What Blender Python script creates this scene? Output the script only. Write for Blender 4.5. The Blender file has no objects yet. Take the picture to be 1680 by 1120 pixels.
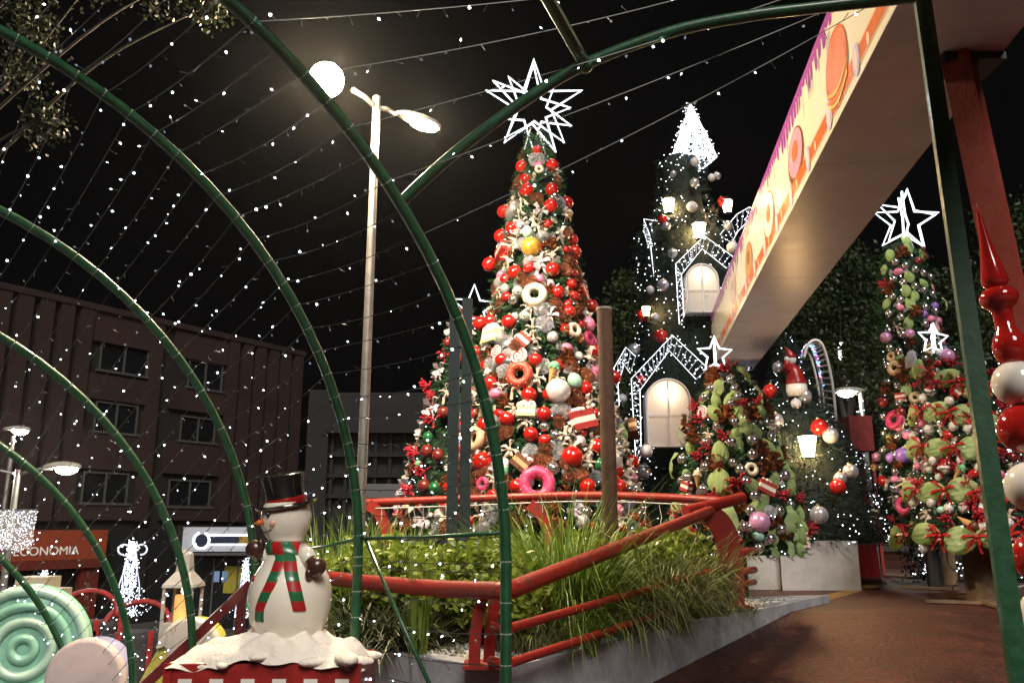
import bpy, math, random
import numpy as np
from mathutils import Vector, Matrix
random.seed(7); rng = np.random.default_rng(7)
R = math.radians
sc = bpy.context.scene

# ------------------------------------------------------------------ camera
F, CX, CY, HOR, CAMZ = 1356.0, 840.0, 560.0, 862.0, 1.5
PITCH = math.atan((HOR - CY) / F); PC, PS = math.cos(PITCH), math.sin(PITCH)
cam_d = bpy.data.cameras.new('camera'); cam = bpy.data.objects.new('camera', cam_d)
sc.collection.objects.link(cam); sc.camera = cam
cam.location = (0, 0, CAMZ); cam.rotation_euler = (math.pi / 2 + PITCH, 0, 0)
cam_d.sensor_width = 36; cam_d.lens = 36 * F / 1680; cam_d.clip_end = 500; cam_d.clip_start = .05
# ------------------------------------------------------------------ night sky, faint town light, exposure
w = bpy.data.worlds.new('World'); sc.world = w; w.use_nodes = True
nt = w.node_tree; bg = nt.nodes['Background']
sky = nt.nodes.new('ShaderNodeTexSky'); sky.sky_type = 'NISHITA'; sky.sun_disc = False
sky.sun_elevation = R(-7); sky.sun_rotation = R(200)
mixw = nt.nodes.new('ShaderNodeMix'); mixw.data_type = 'RGBA'; mixw.inputs['Factor'].default_value = .02
mixw.inputs['A'].default_value = (.045, .042, .045, 1); nt.links.new(sky.outputs[0], mixw.inputs['B'])
nt.links.new(mixw.outputs['Result'], bg.inputs['Color']); bg.inputs['Strength'].default_value = .03
sun_d = bpy.data.lights.new('sun', 'SUN'); sun_d.energy = 1.55; sun_d.angle = R(25); sun_d.color = (1, .93, .84)
sun = bpy.data.objects.new('sun', sun_d); sc.collection.objects.link(sun)
sun.rotation_euler = Vector((-.14, .70, -.66)).to_track_quat('-Z', 'Y').to_euler()
vs = sc.view_settings; vs.view_transform = 'Standard'; vs.look = 'None'; vs.exposure = 1.0; vs.gamma = 1; vs.use_curve_mapping = False
sc.cycles.sample_clamp_indirect = 3; sc.cycles.sample_clamp_direct = 0; sc.cycles.use_denoising = True
sc.cycles.max_bounces = 6; sc.cycles.diffuse_bounces = 2; sc.cycles.glossy_bounces = 3; sc.cycles.transparent_max_bounces = 8
sc.cycles.caustics_reflective = False; sc.cycles.caustics_refractive = False

# ------------------------------------------------------------------ places: a photo position at a given distance or height
def ray(px, py):
    x, u = (px - CX) / F, (CY - py) / F
    return Vector((x, PC - u * PS, u * PC + PS))
def P(px, py, Y):
    d = ray(px, py); return Vector((0, 0, CAMZ)) + d * (Y / d.y)
def Pz(px, py, z):
    d = ray(px, py); return Vector((0, 0, CAMZ)) + d * ((z - CAMZ) / d.z)
def Pplane(px, py, o, n):
    d = ray(px, py); c = Vector((0, 0, CAMZ)); return c + d * ((o - c).dot(n) / d.dot(n))
def G(Y): return 0.0 if Y < 5.5 else min(.5, (Y - 5.5) / 4.8 * .5)
STREET = -2.3

def ordinal(n):
    ones = ['', 'first', 'second', 'third', 'fourth', 'fifth', 'sixth', 'seventh', 'eighth', 'ninth', 'tenth', 'eleventh', 'twelfth', 'thirteenth', 'fourteenth', 'fifteenth', 'sixteenth', 'seventeenth', 'eighteenth', 'nineteenth']
    if n < 20: return ones[n]
    t = ['', '', 'twenty', 'thirty', 'forty', 'fifty', 'sixty', 'seventy'][n // 10]
    return t[:-1] + 'ieth' if n % 10 == 0 else t + '-' + ones[n % 10]
# ------------------------------------------------------------------ materials
MATS = {}
def mat(name, col, rough=.5, metal=0, var=.12, scale=8, bump=0, bscale=60, coat=0, emit=None, estr=0, trans=0, alpha=1, spec=.5, col2=None, sheen=0, sub=0):
    if name in MATS: return MATS[name]
    m = bpy.data.materials.new(name); m.use_nodes = True; MATS[name] = m
    nt = m.node_tree; b = nt.nodes['Principled BSDF']
    b.inputs['Roughness'].default_value = rough; b.inputs['Metallic'].default_value = metal
    b.inputs['Specular IOR Level'].default_value = spec; b.inputs['Coat Weight'].default_value = coat
    b.inputs['Alpha'].default_value = alpha; b.inputs['Sheen Weight'].default_value = sheen
    tc = nt.nodes.new('ShaderNodeTexCoord')
    if var > 0 or col2:
        n = nt.nodes.new('ShaderNodeTexNoise'); n.inputs['Scale'].default_value = scale; n.inputs['Detail'].default_value = 6; n.inputs['Roughness'].default_value = .65
        nt.links.new(tc.outputs['Object'], n.inputs['Vector'])
        r = nt.nodes.new('ShaderNodeValToRGB'); r.color_ramp.elements[0].position = .33; r.color_ramp.elements[1].position = .67
        c2 = col2 or [min(1, c * (1 + var)) for c in col]
        c1 = col if col2 else [c * (1 - var) for c in col]
        r.color_ramp.elements[0].color = (*c1, 1); r.color_ramp.elements[1].color = (*c2, 1)
        nt.links.new(n.outputs[0], r.inputs[0]); nt.links.new(r.outputs[0], b.inputs['Base Color'])
        if rough > .05:
            mr = nt.nodes.new('ShaderNodeMapRange'); mr.inputs['To Min'].default_value = rough * .8; mr.inputs['To Max'].default_value = min(1, rough * 1.25)
            nt.links.new(n.outputs[0], mr.inputs[0]); nt.links.new(mr.outputs[0], b.inputs['Roughness'])
    else: b.inputs['Base Color'].default_value = (*col, 1)
    if bump:
        n2 = nt.nodes.new('ShaderNodeTexNoise'); n2.inputs['Scale'].default_value = bscale; n2.inputs['Detail'].default_value = 4
        nt.links.new(tc.outputs['Object'], n2.inputs['Vector'])
        bp = nt.nodes.new('ShaderNodeBump'); bp.inputs['Strength'].default_value = bump; bp.inputs['Distance'].default_value = .02
        nt.links.new(n2.outputs[0], bp.inputs['Height']); nt.links.new(bp.outputs[0], b.inputs['Normal'])
    if emit: b.inputs['Emission Color'].default_value = (*emit, 1); b.inputs['Emission Strength'].default_value = estr
    if trans or sub:
        tr = nt.nodes.new('ShaderNodeBsdfTranslucent'); mx = nt.nodes.new('ShaderNodeMixShader'); mx.inputs[0].default_value = trans or sub
        tr.inputs['Color'].default_value = (*col, 1)
        out = nt.nodes['Material Output']; nt.links.new(b.outputs[0], mx.inputs[1]); nt.links.new(tr.outputs[0], mx.inputs[2]); nt.links.new(mx.outputs[0], out.inputs['Surface'])
    return m
def glow(name, col, s, sample=False):
    if name in MATS: return MATS[name]
    m = bpy.data.materials.new(name); m.use_nodes = True; MATS[name] = m
    nt = m.node_tree; nt.nodes.remove(nt.nodes['Principled BSDF'])
    e = nt.nodes.new('ShaderNodeEmission'); e.inputs[0].default_value = (*col, 1); e.inputs[1].default_value = s
    nt.links.new(e.outputs[0], nt.nodes['Material Output'].inputs['Surface'])
    m.cycles.emission_sampling = 'AUTO' if sample else 'NONE'
    return m
def glitter(name, col, col2=None, rough=.3, scale=120, metal=.8):
    if name in MATS: return MATS[name]
    m = mat(name, col, rough, metal, var=.3, scale=20, col2=col2)
    nt = m.node_tree; b = nt.nodes['Principled BSDF']; tc = nt.nodes.new('ShaderNodeTexCoord')
    v = nt.nodes.new('ShaderNodeTexVoronoi'); v.inputs['Scale'].default_value = scale; nt.links.new(tc.outputs['Object'], v.inputs['Vector'])
    bp = nt.nodes.new('ShaderNodeBump'); bp.inputs['Strength'].default_value = .9; bp.inputs['Distance'].default_value = .01
    nt.links.new(v.outputs['Color'], bp.inputs['Height']); nt.links.new(bp.outputs[0], b.inputs['Normal'])
    return m

# ------------------------------------------------------------------ mesh builder
class MB:
    def __init__(s): s.v = []; s.f = []; s.m = []
    def add(s, vs, fs, mi=0):
        o = len(s.v); s.v += [tuple(v) for v in vs]; s.f += [tuple(i + o for i in f) for f in fs]; s.m += [mi] * len(fs); return s
    def box(s, c, d, rot=None, mi=0):
        c = Vector(c); vs = []
        for x in (-.5, .5):
            for y in (-.5, .5):
                for z in (-.5, .5):
                    p = Vector((x * d[0], y * d[1], z * d[2])); p = rot @ p if rot else p; vs.append(c + p)
        return s.add(vs, [(0, 1, 3, 2), (4, 6, 7, 5), (0, 4, 5, 1), (2, 3, 7, 6), (0, 2, 6, 4), (1, 5, 7, 3)], mi)
    def bar(s, a, b, wd, hd, mi=0, up=Vector((0, 0, 1))):
        a, b = Vector(a), Vector(b); d = (b - a).normalized(); x = d.cross(up)
        if x.length < 1e-4: x = d.cross(Vector((0, 1, 0)))
        x.normalize(); y = x.cross(d); vs = []
        for p in (a, b):
            for sx, sy in ((-1, -1), (1, -1), (1, 1), (-1, 1)): vs.append(p + x * sx * wd / 2 + y * sy * hd / 2)
        return s.add(vs, [(0, 1, 2, 3), (7, 6, 5, 4), (0, 4, 5, 1), (1, 5, 6, 2), (2, 6, 7, 3), (3, 7, 4, 0)], mi)
    def tube(s, pts, rad, n=8, mi=0, cap=True, closed=False):
        pts = [Vector(p) for p in pts]; k = len(pts); rad = rad if isinstance(rad, (list, tuple)) else [rad] * k
        vs = []; fs = []; prev = None
        for i, p in enumerate(pts):
            if closed: t = pts[(i + 1) % k] - pts[i - 1]
            else: t = pts[min(i + 1, k - 1)] - pts[max(i - 1, 0)]
            t = t.normalized() if t.length > 1e-9 else Vector((0, 0, 1))
            if prev is None:
                a = t.cross(Vector((0, 0, 1)));  a = a if a.length > .1 else t.cross(Vector((0, 1, 0)))
            else: a = prev - t * prev.dot(t)
            a.normalize(); prev = a; b = t.cross(a)
            for j in range(n):
                an = 2 * math.pi * j / n; vs.append(p + (a * math.cos(an) + b * math.sin(an)) * rad[i])
        for i in range(k if closed else k - 1):
            i2 = (i + 1) % k
            for j in range(n): fs.append((i * n + j, i * n + (j + 1) % n, i2 * n + (j + 1) % n, i2 * n + j))
        if cap and not closed: fs += [tuple(range(n))[::-1], tuple((k - 1) * n + j for j in range(n))]
        return s.add(vs, fs, mi)
    def lathe(s, prof, n=20, c=(0, 0, 0), mi=0, rot=None, off=None):
        c = Vector(c); vs = []; fs = []; k = len(prof)
        for i, (r, z) in enumerate(prof):
            o = off[i] if off else (0, 0)
            for j in range(n):
                a = 2 * math.pi * j / n; p = Vector((r * math.cos(a) + o[0], r * math.sin(a) + o[1], z)); vs.append(c + (rot @ p if rot else p))
        for i in range(k - 1):
            for j in range(n): fs.append((i * n + j, i * n + (j + 1) % n, (i + 1) * n + (j + 1) % n, (i + 1) * n + j))
        fs += [tuple(range(n))[::-1], tuple((k - 1) * n + j for j in range(n))]
        return s.add(vs, fs, mi)
    def ball(s, c, r, n=14, m=9, mi=0, rot=None):
        r = r if isinstance(r, (tuple, list)) else (r, r, r); c = Vector(c); vs = []; fs = []
        for i in range(1, m):
            t = math.pi * i / m
            for j in range(n):
                a = 2 * math.pi * j / n; p = Vector((r[0] * math.sin(t) * math.cos(a), r[1] * math.sin(t) * math.sin(a), -r[2] * math.cos(t))); vs.append(c + (rot @ p if rot else p))
        bt, tp = len(vs), len(vs) + 1
        for z in (-r[2], r[2]): p = Vector((0, 0, z)); vs.append(c + (rot @ p if rot else p))
        for i in range(m - 2):
            for j in range(n): fs.append((i * n + j, i * n + (j + 1) % n, (i + 1) * n + (j + 1) % n, (i + 1) * n + j))
        for j in range(n): fs += [(bt, (j + 1) % n, j), (tp, (m - 2) * n + j, (m - 2) * n + (j + 1) % n)]
        return s.add(vs, fs, mi)
    def prism(s, poly, depth, mi=0, M=None):
        """poly in local x,z; front at y=0, back at y=depth"""
        n = len(poly); vs = [Vector((x, 0, z)) for x, z in poly] + [Vector((x, depth, z)) for x, z in poly]
        if M is not None: vs = [M @ v for v in vs]
        return s.add(vs, [tuple(range(n)), tuple(range(2 * n - 1, n - 1, -1))] + [(i, i + n, (i + 1) % n + n, (i + 1) % n) for i in range(n)], mi)
    def build(s, name, mats, parent=None, smooth=False, kind=None):
        me = bpy.data.meshes.new(name); me.from_pydata(s.v, [], s.f)
        mats = mats if isinstance(mats, (list, tuple)) else [mats]
        for m in mats: me.materials.append(m)
        if len(mats) > 1: me.polygons.foreach_set('material_index', s.m)
        if smooth is True: me.polygons.foreach_set('use_smooth', [True] * len(s.f))
        elif smooth: me.polygons.foreach_set('use_smooth', [True] * len(s.f)); me.set_sharp_from_angle(angle=R(smooth))
        me.update(); o = bpy.data.objects.new(name, me); sc.collection.objects.link(o); o.parent = parent
        if kind: o['kind'] = kind
        return o
def tag(o, label, cat, group=None):
    o['label'] = label; o['category'] = cat
    if group: o['group'] = group
    return o
def thing(name, loc, label, cat, group=None):
    o = bpy.data.objects.new(name, None); sc.collection.objects.link(o); o.location = loc; o.empty_display_size = .2
    return tag(o, label, cat, group)
def structure(o): o['kind'] = 'structure'; return o
def copy_tree(o, parent=None):
    c = o.copy(); sc.collection.objects.link(c); c.parent = parent
    for ch in o.children: copy_tree(ch, c)
    return c
def smooth_curve(pts, n):
    """Catmull-Rom through points"""
    pts = [Vector(p) for p in pts]; q = [pts[0] * 2 - pts[1]] + pts + [pts[-1] * 2 - pts[-2]]; out = []
    for i in range(len(pts) - 1):
        a, b, c, d = q[i:i + 4]
        for k in range(n):
            t = k / n; out.append(.5 * ((2 * b) + (c - a) * t + (2 * a - 5 * b + 4 * c - d) * t * t + (3 * b - a - 3 * c + d) * t ** 3))
    return out + [pts[-1]]

# palette
M_green_paint = mat('green_enamel', (.011, .070, .027), .38, var=.3, scale=14, coat=.3, bump=.05, bscale=40)
M_red_paint = mat('red_enamel', (.30, .019, .013), .42, col2=(.15, .035, .025), scale=13, bump=.2, bscale=24, coat=.05); _r = [n_ for n_ in M_red_paint.node_tree.nodes if n_.type == 'VALTORGB'][0].color_ramp; _r.elements[0].position = .52; _r.elements[1].position = .66
M_led = glow('led_white', (.80, .88, 1), 5)
M_led_faint = glow('led_faint', (.8, .86, 1), .16)
M_led_soft = glow('led_tree', (.84, .9, 1), 5)
M_rope = glow('rope_light_white', (.88, .94, 1), 1.7, True)
M_wire = mat('black_wire', (.055, .06, .055), .45, var=0)
M_white_wire = mat('white_wire', (.6, .58, .55), .5, var=0)
M_steel = mat('galvanised_steel', (.26, .255, .245), .42, .6, var=.2, scale=4, bump=.05)
M_concrete = mat('grey_painted_concrete', (.34, .34, .38), .75, var=.3, scale=3, bump=.25, bscale=25)
M_pine = mat('pine_needles', (.022, .075, .028), .5, var=.6, scale=3, spec=.3)
M_pine_dark = mat('dark_garland', (.009, .022, .018), .5, var=.5, scale=4, spec=.3)
M_white_pl = mat('white_plastic', (.72, .71, .69), .35, var=.05)
M_black = mat('matt_black', (.012, .012, .013), .5, var=.3)
M_wood = mat('rough_wood', (.16, .1, .055), .8, var=.4, scale=5, bump=.4, bscale=18)
M_lampglass = glow('street_lamp_lens', (1, .79, .52), 760, True)
M_lampglass_far = glow('far_street_lamp_lens', (1, .9, .72), 150, True)

# ------------------------------------------------------------------ ground
b = MB(); b.add([(-300, -60, STREET), (300, -60, STREET), (300, 420, STREET), (-300, 420, STREET)], [(0, 1, 2, 3)])
structure(b.build('street_ground', mat('asphalt', (.045, .043, .042), .8, var=.35, scale=.8, bump=.2, bscale=20)))
M_path = mat('red_brown_paving', (.044, .0098, .0062), .55, scale=2.2, col2=(.080, .0210, .0130), bump=.9, bscale=38)
left_edge = [(-5.9, -10), (-5.9, 2.08), (-1.46, 6.68), (-2.7, 10.3), (-2.9, 16), (-3.1, 34)]
b = MB(); ys = [-10, 2.08, 5.5, 6.68, 8.5, 10.3, 16, 34]
def lx(y):
    for (x0, y0), (x1, y1) in zip(left_edge, left_edge[1:]):
        if y0 <= y <= y1: return x0 + (x1 - x0) * (y - y0) / (y1 - y0)
vs = []
for y in ys: vs += [(lx(y), y, G(y)), (34, y, G(y))]
fs = [(2 * i, 2 * i + 1, 2 * i + 3, 2 * i + 2) for i in range(len(ys) - 1)]
n = len(vs); vs += [(v[0], v[1], STREET + .01) for v in vs]
fs += [(2 * i, 2 * i + 2, n + 2 * i + 2, n + 2 * i) for i in range(len(ys) - 1)] + [(2 * len(ys) - 2, 2 * len(ys) - 1, n + 2 * len(ys) - 1, n + 2 * len(ys) - 2)]
b.add(vs, fs); structure(b.build('plaza_pavement', M_path))
# worn speckles and stains in the paving colour
nt = M_path.node_tree; bs = nt.nodes['Principled BSDF']; tc = nt.nodes.new('ShaderNodeTexCoord'); v1 = nt.nodes.new('ShaderNodeTexNoise'); v1.inputs['Scale'].default_value = 22; v1.inputs['Detail'].default_value = 3; nt.links.new(tc.outputs['Object'], v1.inputs['Vector'])
rp = nt.nodes.new('ShaderNodeValToRGB'); rp.color_ramp.elements[0].position = .35; rp.color_ramp.elements[0].color = (.4, .4, .4, 1); rp.color_ramp.elements[1].position = .7; rp.color_ramp.elements[1].color = (1.7, 1.65, 1.6, 1); nt.links.new(v1.outputs[0], rp.inputs[0])
mu = nt.nodes.new('ShaderNodeMix'); mu.data_type = 'RGBA'; mu.blend_type = 'MULTIPLY'; mu.inputs['Factor'].default_value = 1; src = bs.inputs['Base Color'].links[0].from_socket; nt.links.new(src, mu.inputs['A']); nt.links.new(rp.outputs[0], mu.inputs['B']); nt.links.new(mu.outputs['Result'], bs.inputs['Base Color'])
st = nt.nodes.new('ShaderNodeTexNoise'); st.inputs['Scale'].default_value = .55; st.inputs['Detail'].default_value = 8; nt.links.new(tc.outputs['Object'], st.inputs['Vector']); r2 = nt.nodes.new('ShaderNodeValToRGB'); r2.color_ramp.elements[0].position = .38; r2.color_ramp.elements[0].color = (.45, .43, .43, 1); r2.color_ramp.elements[1].position = .58; r2.color_ramp.elements[1].color = (1.1, 1.1, 1.1, 1); nt.links.new(st.outputs[0], r2.inputs[0])
m2 = nt.nodes.new('ShaderNodeMix'); m2.data_type = 'RGBA'; m2.blend_type = 'MULTIPLY'; m2.inputs['Factor'].default_value = 1; nt.links.new(mu.outputs['Result'], m2.inputs['A']); nt.links.new(r2.outputs[0], m2.inputs['B']); nt.links.new(m2.outputs['Result'], bs.inputs['Base Color'])
# grit and dry leaf scraps lying about
b = MB()
for i in range(420):
    q = Vector((random.uniform(.9, 9.5), random.uniform(4.6, 13.5), 0)); z = G(q.y) + .004; s_ = random.uniform(.006, .02); a = random.random() * 6.3
    pts_ = [(q.x + s_ * math.cos(a + t) * u_, q.y + s_ * math.sin(a + t) * u_, z + random.uniform(0, .35) * s_) for t, u_ in ((0, 1), (1.5, .6), (3.1, 1.1), (4.6, .5))]; b.add(pts_ + [(q.x, q.y, z + s_ * .45)], [(0, 1, 4), (1, 2, 4), (2, 3, 4), (3, 0, 4)])
ob = b.build('floor_litter', mat('dry_scrap', (.16, .11, .07), .8, col2=(.3, .27, .22), scale=1.5), None, kind='stuff'); ob['label'] = 'tiny grit and leaf scraps on the paving'; ob['category'] = 'litter'
# yellow guide strip painted across the plaza
a0, a1, a2, a3 = Pz(1338, 990, .505), Pz(1342, 978, .505), Pz(1475, 946, .505), Pz(1440, 962, .505)
b = MB(); b.add([Vector((p.x, p.y, G(p.y) + .005)) for p in (a0, a3, a2, a1)], [(0, 1, 2, 3)])
structure(b.build('yellow_floor_strip', mat('worn_yellow_paint', (.30, .17, .03), .7, col2=(.17, .09, .03), scale=6, bump=.3)))
# ------------------------------------------------------------------ the arched tunnel
PH = R(45.978); AW, AH, AEX = 2.974, 2.926, 1.054
AE = Vector((math.cos(PH), math.sin(PH), 0)); AX = Vector((-math.sin(PH), math.cos(PH), 0))
AC = [Vector(c) for c in ((-2.102, 2.859, 1.296), (-3.136, 3.795, 1.291), (-4.19, 4.979, .889), (-4.804, 5.36, .299), (-5.809, 6.572, -.225), (-6.699, 7.409, -.912), (-7.721, 8.266, -.97))]
def apt(C, t):
    """point on an arch: t in radians from the far springing; t<0 runs down the far leg (metres)"""
    if t < 0: return C + AE * AW + Vector((0, 0, t))
    if t > math.pi: return C - AE * AW - Vector((0, 0, t - math.pi))
    ct, st = math.cos(t), max(0, math.sin(t))
    return C + AE * (AW * math.copysign(abs(ct) ** AEX, ct)) + Vector((0, 0, AH * st ** AEX))
anames = ['nearest tall green arch crossing the big tree, joined to the cross beam', 'green arch of lights with its foot at the planter corner right of the snowman',
  'green arch of lights with its foot hidden behind the snowman', 'green arch coming down at the end of the red snow box', 'green arch whose foot lies between the pink and yellow popsicles',
  'green arch crossing the right half of the mint swirl lollipop', 'lowest and leftmost green arch by the mint swirl']
M_tie = mat('cable_tie', (.34, .38, .34), .4, var=0)
STEP = .17
TS = [-1.25 + i * STEP for i in range(8)] + [i * STEP / 2.95 for i in range(0, 46)]
for k, C in enumerate(AC):
    foot = C + AE * AW; zb = STREET if k > 3 else (-.3 if k == 2 else (-1.0 if k == 3 else (.55 if k == 1 else 0)))
    o = thing('tunnel_arch', (foot.x, foot.y, zb), anames[k], 'arch', 'green arches of the light tunnel')
    L = Vector(o.location)
    pts = [foot + Vector((0, 0, zb - C.z + (C.z - zb) * i / 4)) for i in range(4)] + [apt(C, t) for t in np.linspace(0, math.pi, 44)]
    nf = C - AE * AW; pts += [Vector((nf.x, nf.y, zb if k > 1 else 0))]
    MB().tube([p - L for p in pts], .034, 10).build('pipe', M_green_paint, o, True)
    t = MB()
    for tt in TS:
        if random.random() < .25: continue
        p = apt(C, tt) - L; q = apt(C, tt + .01) - L; d = (q - p).normalized()
        t.tube([p - d * random.uniform(.002, .005), p + d * .003], .0358, 8)
    t.build('cable_ties', M_tie, o, kind='stuff')
    b = MB(); b.box((0, 0, .006), (.16, .16, .012)); b.build('foot_plate', M_green_paint, o)
# cross beam: lies on the tunnel's surface, found from the tunnel's own cylinder
def tunnel_hit(px, py):
    d = ray(px, py); o = Vector((0, 0, CAMZ)); best = None; C = AC[0]
    s = .8
    while s < 12:
        p = o + d * s; u = (p - C).dot(AE) / AW; v = (p.z - C.z) / AH
        if (v > 0 and u * u + v * v >= 1) or (v <= 0 and u >= 1): break
        s += .01
    return p
beam_px = [(657, 333), (700, 292), (760, 240), (860, 166), (960, 106), (1100, 53), (1220, 28), (1330, 14), (1420, 4), (1512, -6)]
J0 = apt(AC[0], .84); bp_ = [tunnel_hit(*q) for q in beam_px]
PYT = 3.9
corner = P(1512, -6, PYT)
# blend the far, cylinder-found end into the post-top corner
Yl = [p.y for p in bp_]; Y0 = bp_[0].y
bpts = []
for i, q in enumerate(beam_px):
    t = (q[0] - 657) / (1512 - 657); bpts.append(P(q[0], q[1], Y0 + (PYT - Y0) * t))
o = thing('cross_beam', (bpts[0].x, bpts[0].y, bpts[0].z), 'curved green pipe sweeping from the tall arch up to the square post', 'beam'); L = Vector(o.location)
cb = smooth_curve(bpts, 5)
MB().tube([p - L for p in cb], .034, 10).build('pipe', M_green_paint, o, True)
st_a, st_b = P(960, 106, Y0 + (PYT - Y0) * .354), P(880, -36, 3.6)
st = [st_a + (st_b - st_a) * i / 5 for i in range(6)]
MB().tube([p - L for p in st], .036, 10).build('strut', M_green_paint, o, True)
MB().ball(st_a - L, .05).build('weld', M_green_paint, o, True)
pb = P(1690, 1200, PYT - .35); pb.z = 0; pt_ = corner
for a_, c_, lb_, rr_ in ((P(588, 883, 5.93), P(829, 873, 5.0), 'thin level green tie pipe between the two nearest arch legs', .013), (P(500, 900, 6.6), P(588, 883, 5.93), 'thin green tie pipe running behind the snowman arm', .012), (P(598, 880, 5.9), P(706, 1125, 5.3), 'thin diagonal green brace in front of the planter wall', .013)):
    m_ = a_.lerp(c_, .5); ob = MB().tube([a_ - m_, Vector((0, 0, -.01)), c_ - m_], rr_, 8).build('tie_pipe', M_green_paint, None, True); ob.location = m_; tag(ob, lb_, 'pipe')
o = thing('entrance_post', pb, 'square green post holding the cross beam beside the red and white balls', 'post', None)
MB().bar(Vector((0, 0, 0)), pt_ - pb, .075, .075).build('post', M_green_paint, o)
b = MB(); b.box((0, 0, .008), (.2, .2, .016)); b.build('foot_plate', M_green_paint, o)
# strings of lamps running along the tunnel
def bulb(mb, p, d, r=.0075, l=.02):
    a = d.cross(Vector((.3, .5, .8))).normalized(); c = d.cross(a); q = [p + a * r, p + c * r, p - a * r, p - c * r]
    mb.add([p - d * l * .35] + q + [p + d * l * .65], [(0, 2, 1), (0, 3, 2), (0, 4, 3), (0, 1, 4), (5, 1, 2), (5, 2, 3), (5, 3, 4), (5, 4, 1)])
ns = 0
for tt in TS:
    knots = [apt(C, tt) for C in AC]
    if tt > .66 and (ns % 2 == 0 or tt > 1.35):
        # carried on past the tall arch until the cross beam or overhead
        xs_, ys_ = np.interp(tt, [.7, .85, 1.0, 1.15, 1.3, 1.5, 1.75, 2.7], [1440, 1345, 1230, 1080, 940, 780, 620, 420]), np.interp(tt, [.7, .85, 1.0, 1.15, 1.3], [2, 14, -22, -26, -40])
        knots = [P(xs_, ys_, 4.3 - .5 * (tt - .7))] + knots
    z_lo = min(k.z for k in knots)
    o = thing('light_string', knots[-1], 'string of white lamps along the arches, %s up from the ground' % ordinal(ns + 1), 'light string', 'strings of lamps along the tunnel'); L = Vector(o.location)
    wpts = []; bl = MB(); wm = MB(); bd = MB()
    for a, c in zip(knots, knots[1:]):
        n_ = max(2, int((c - a).length / .12)); sag = random.uniform(.01, .05)
        seg = []
        for i in range(n_ + 1):
            f = i / n_; p = a.lerp(c, f) + Vector((0, 0, -sag * 4 * f * (1 - f))); seg.append(p)
            if 0 < i and random.random() < .93:
                d = Vector((random.uniform(-1, 1), random.uniform(-1, 1), random.uniform(-1.2, .5))).normalized(); e = p + d * random.uniform(.02, .05)
                wm.tube([p - L, e - L], .0022, 3, cap=False)
                if random.random() < (.62 if tt < 1.7 else .46): bulb(bl if random.random() < .58 else bd, e - L, d, random.choice((.003, .0045, .006, .007, .0085, .0105)))
                else: bulb(wm, e - L, d, .004, .016)
        wpts += seg if not wpts else seg[1:]
    wm.tube([p - L for p in wpts], .0032, 3, cap=False)
    wm.build('wire', M_wire, o); bl.build('lit_bulbs', M_led, o, kind='stuff'); bd.build('faint_bulbs', M_led_faint, o, kind='stuff'); ns += 1
# ------------------------------------------------------------------ planter
ZW = .6
pw = [Pz(586, 1062, ZW), Pz(700, 1078, ZW), Pz(826, 1096, ZW), Pz(1060, 1040, ZW), Pz(1337, 980, ZW)]
back = [Vector((pw[-1].x + .35, pw[-1].y + .45, ZW)), Vector((-2.5, 10.1, ZW))]
ring = pw + back
o = thing('planter', (pw[2].x, pw[2].y, 0), 'low grey concrete planter wall around the grass and red railing', 'planter'); L = Vector(o.location)
def inset(r, d):
    out = []
    for i in range(len(r)):
        p0, p1, p2 = r[i - 1], r[i], r[(i + 1) % len(r)]
        n1 = Vector((-(p1 - p0).y, (p1 - p0).x, 0)).normalized(); n2 = Vector((-(p2 - p1).y, (p2 - p1).x, 0)).normalized()
        m = (n1 + n2).normalized(); out.append(p1 + m * d / max(.4, m.dot(n1)))
    return out
inn = inset(ring, .16)
for i in range(len(ring)):
    j = (i + 1) % len(ring); b = MB(); A, B, a, c = ring[i], ring[j], inn[i], inn[j]
    lo = lambda p: Vector((p.x, p.y, -2.2 if p.x < -1 else G(p.y) - .05))
    vs = [A, B, c, a, lo(A), lo(B), Vector((c.x, c.y, .3)), Vector((a.x, a.y, .3))]
    b.add([v - L for v in vs], [(0, 1, 2, 3), (4, 5, 1, 0), (3, 2, 6, 7), (4, 0, 3, 7), (5, 6, 2, 1)]); b.build('wall', M_concrete, o)
b = MB(); soil = [Vector((p.x, p.y, ZW - .05)) for p in inn]; b.add([p - L for p in soil], [tuple(range(len(soil)))]); b.build('soil', mat('dark_soil', (.04, .028, .018), .9, var=.4, scale=12, bump=.6, bscale=40), o)
def in_poly(x, y, poly):
    r = False
    for i in range(len(poly)):
        a, c = poly[i - 1], poly[i]
        if (a.y > y) != (c.y > y) and x < (c.x - a.x) * (y - a.y) / (c.y - a.y) + a.x: r = not r
    return r
# white pebbles near the front edges
b = MB(); cnt = 0
while cnt < 4200:
    i = random.choice((0, 1, 2, 2, 2, 3, 3, 3)); f = random.random(); A, B = inn[i], inn[i + 1]; p = A.lerp(B, f); dn = (B - A); nn = Vector((-dn.y, dn.x, 0)).normalized()
    q = p + nn * random.uniform(.0, .85) ** 1.2
    if not in_poly(q.x, q.y, inn): continue
    s = random.uniform(.011, .024); z = ZW - .04 + random.uniform(0, .035)
    k = [Vector((random.uniform(.7, 1.2) * s * x, random.uniform(.7, 1.2) * s * y, random.uniform(.6, .9) * s * zz)) for x, y, zz in ((1, 0, 0), (0, 1, 0), (-1, 0, 0), (0, -1, 0), (0, 0, 1), (0, 0, -1))]
    a = random.random() * 6.3; rt = Matrix.Rotation(a, 3, 'Z')
    b.add([Vector((q.x, q.y, z)) + rt @ v for v in k], [(0, 1, 4), (1, 2, 4), (2, 3, 4), (3, 0, 4), (1, 0, 5), (2, 1, 5), (3, 2, 5), (0, 3, 5)]); cnt += 1
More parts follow.
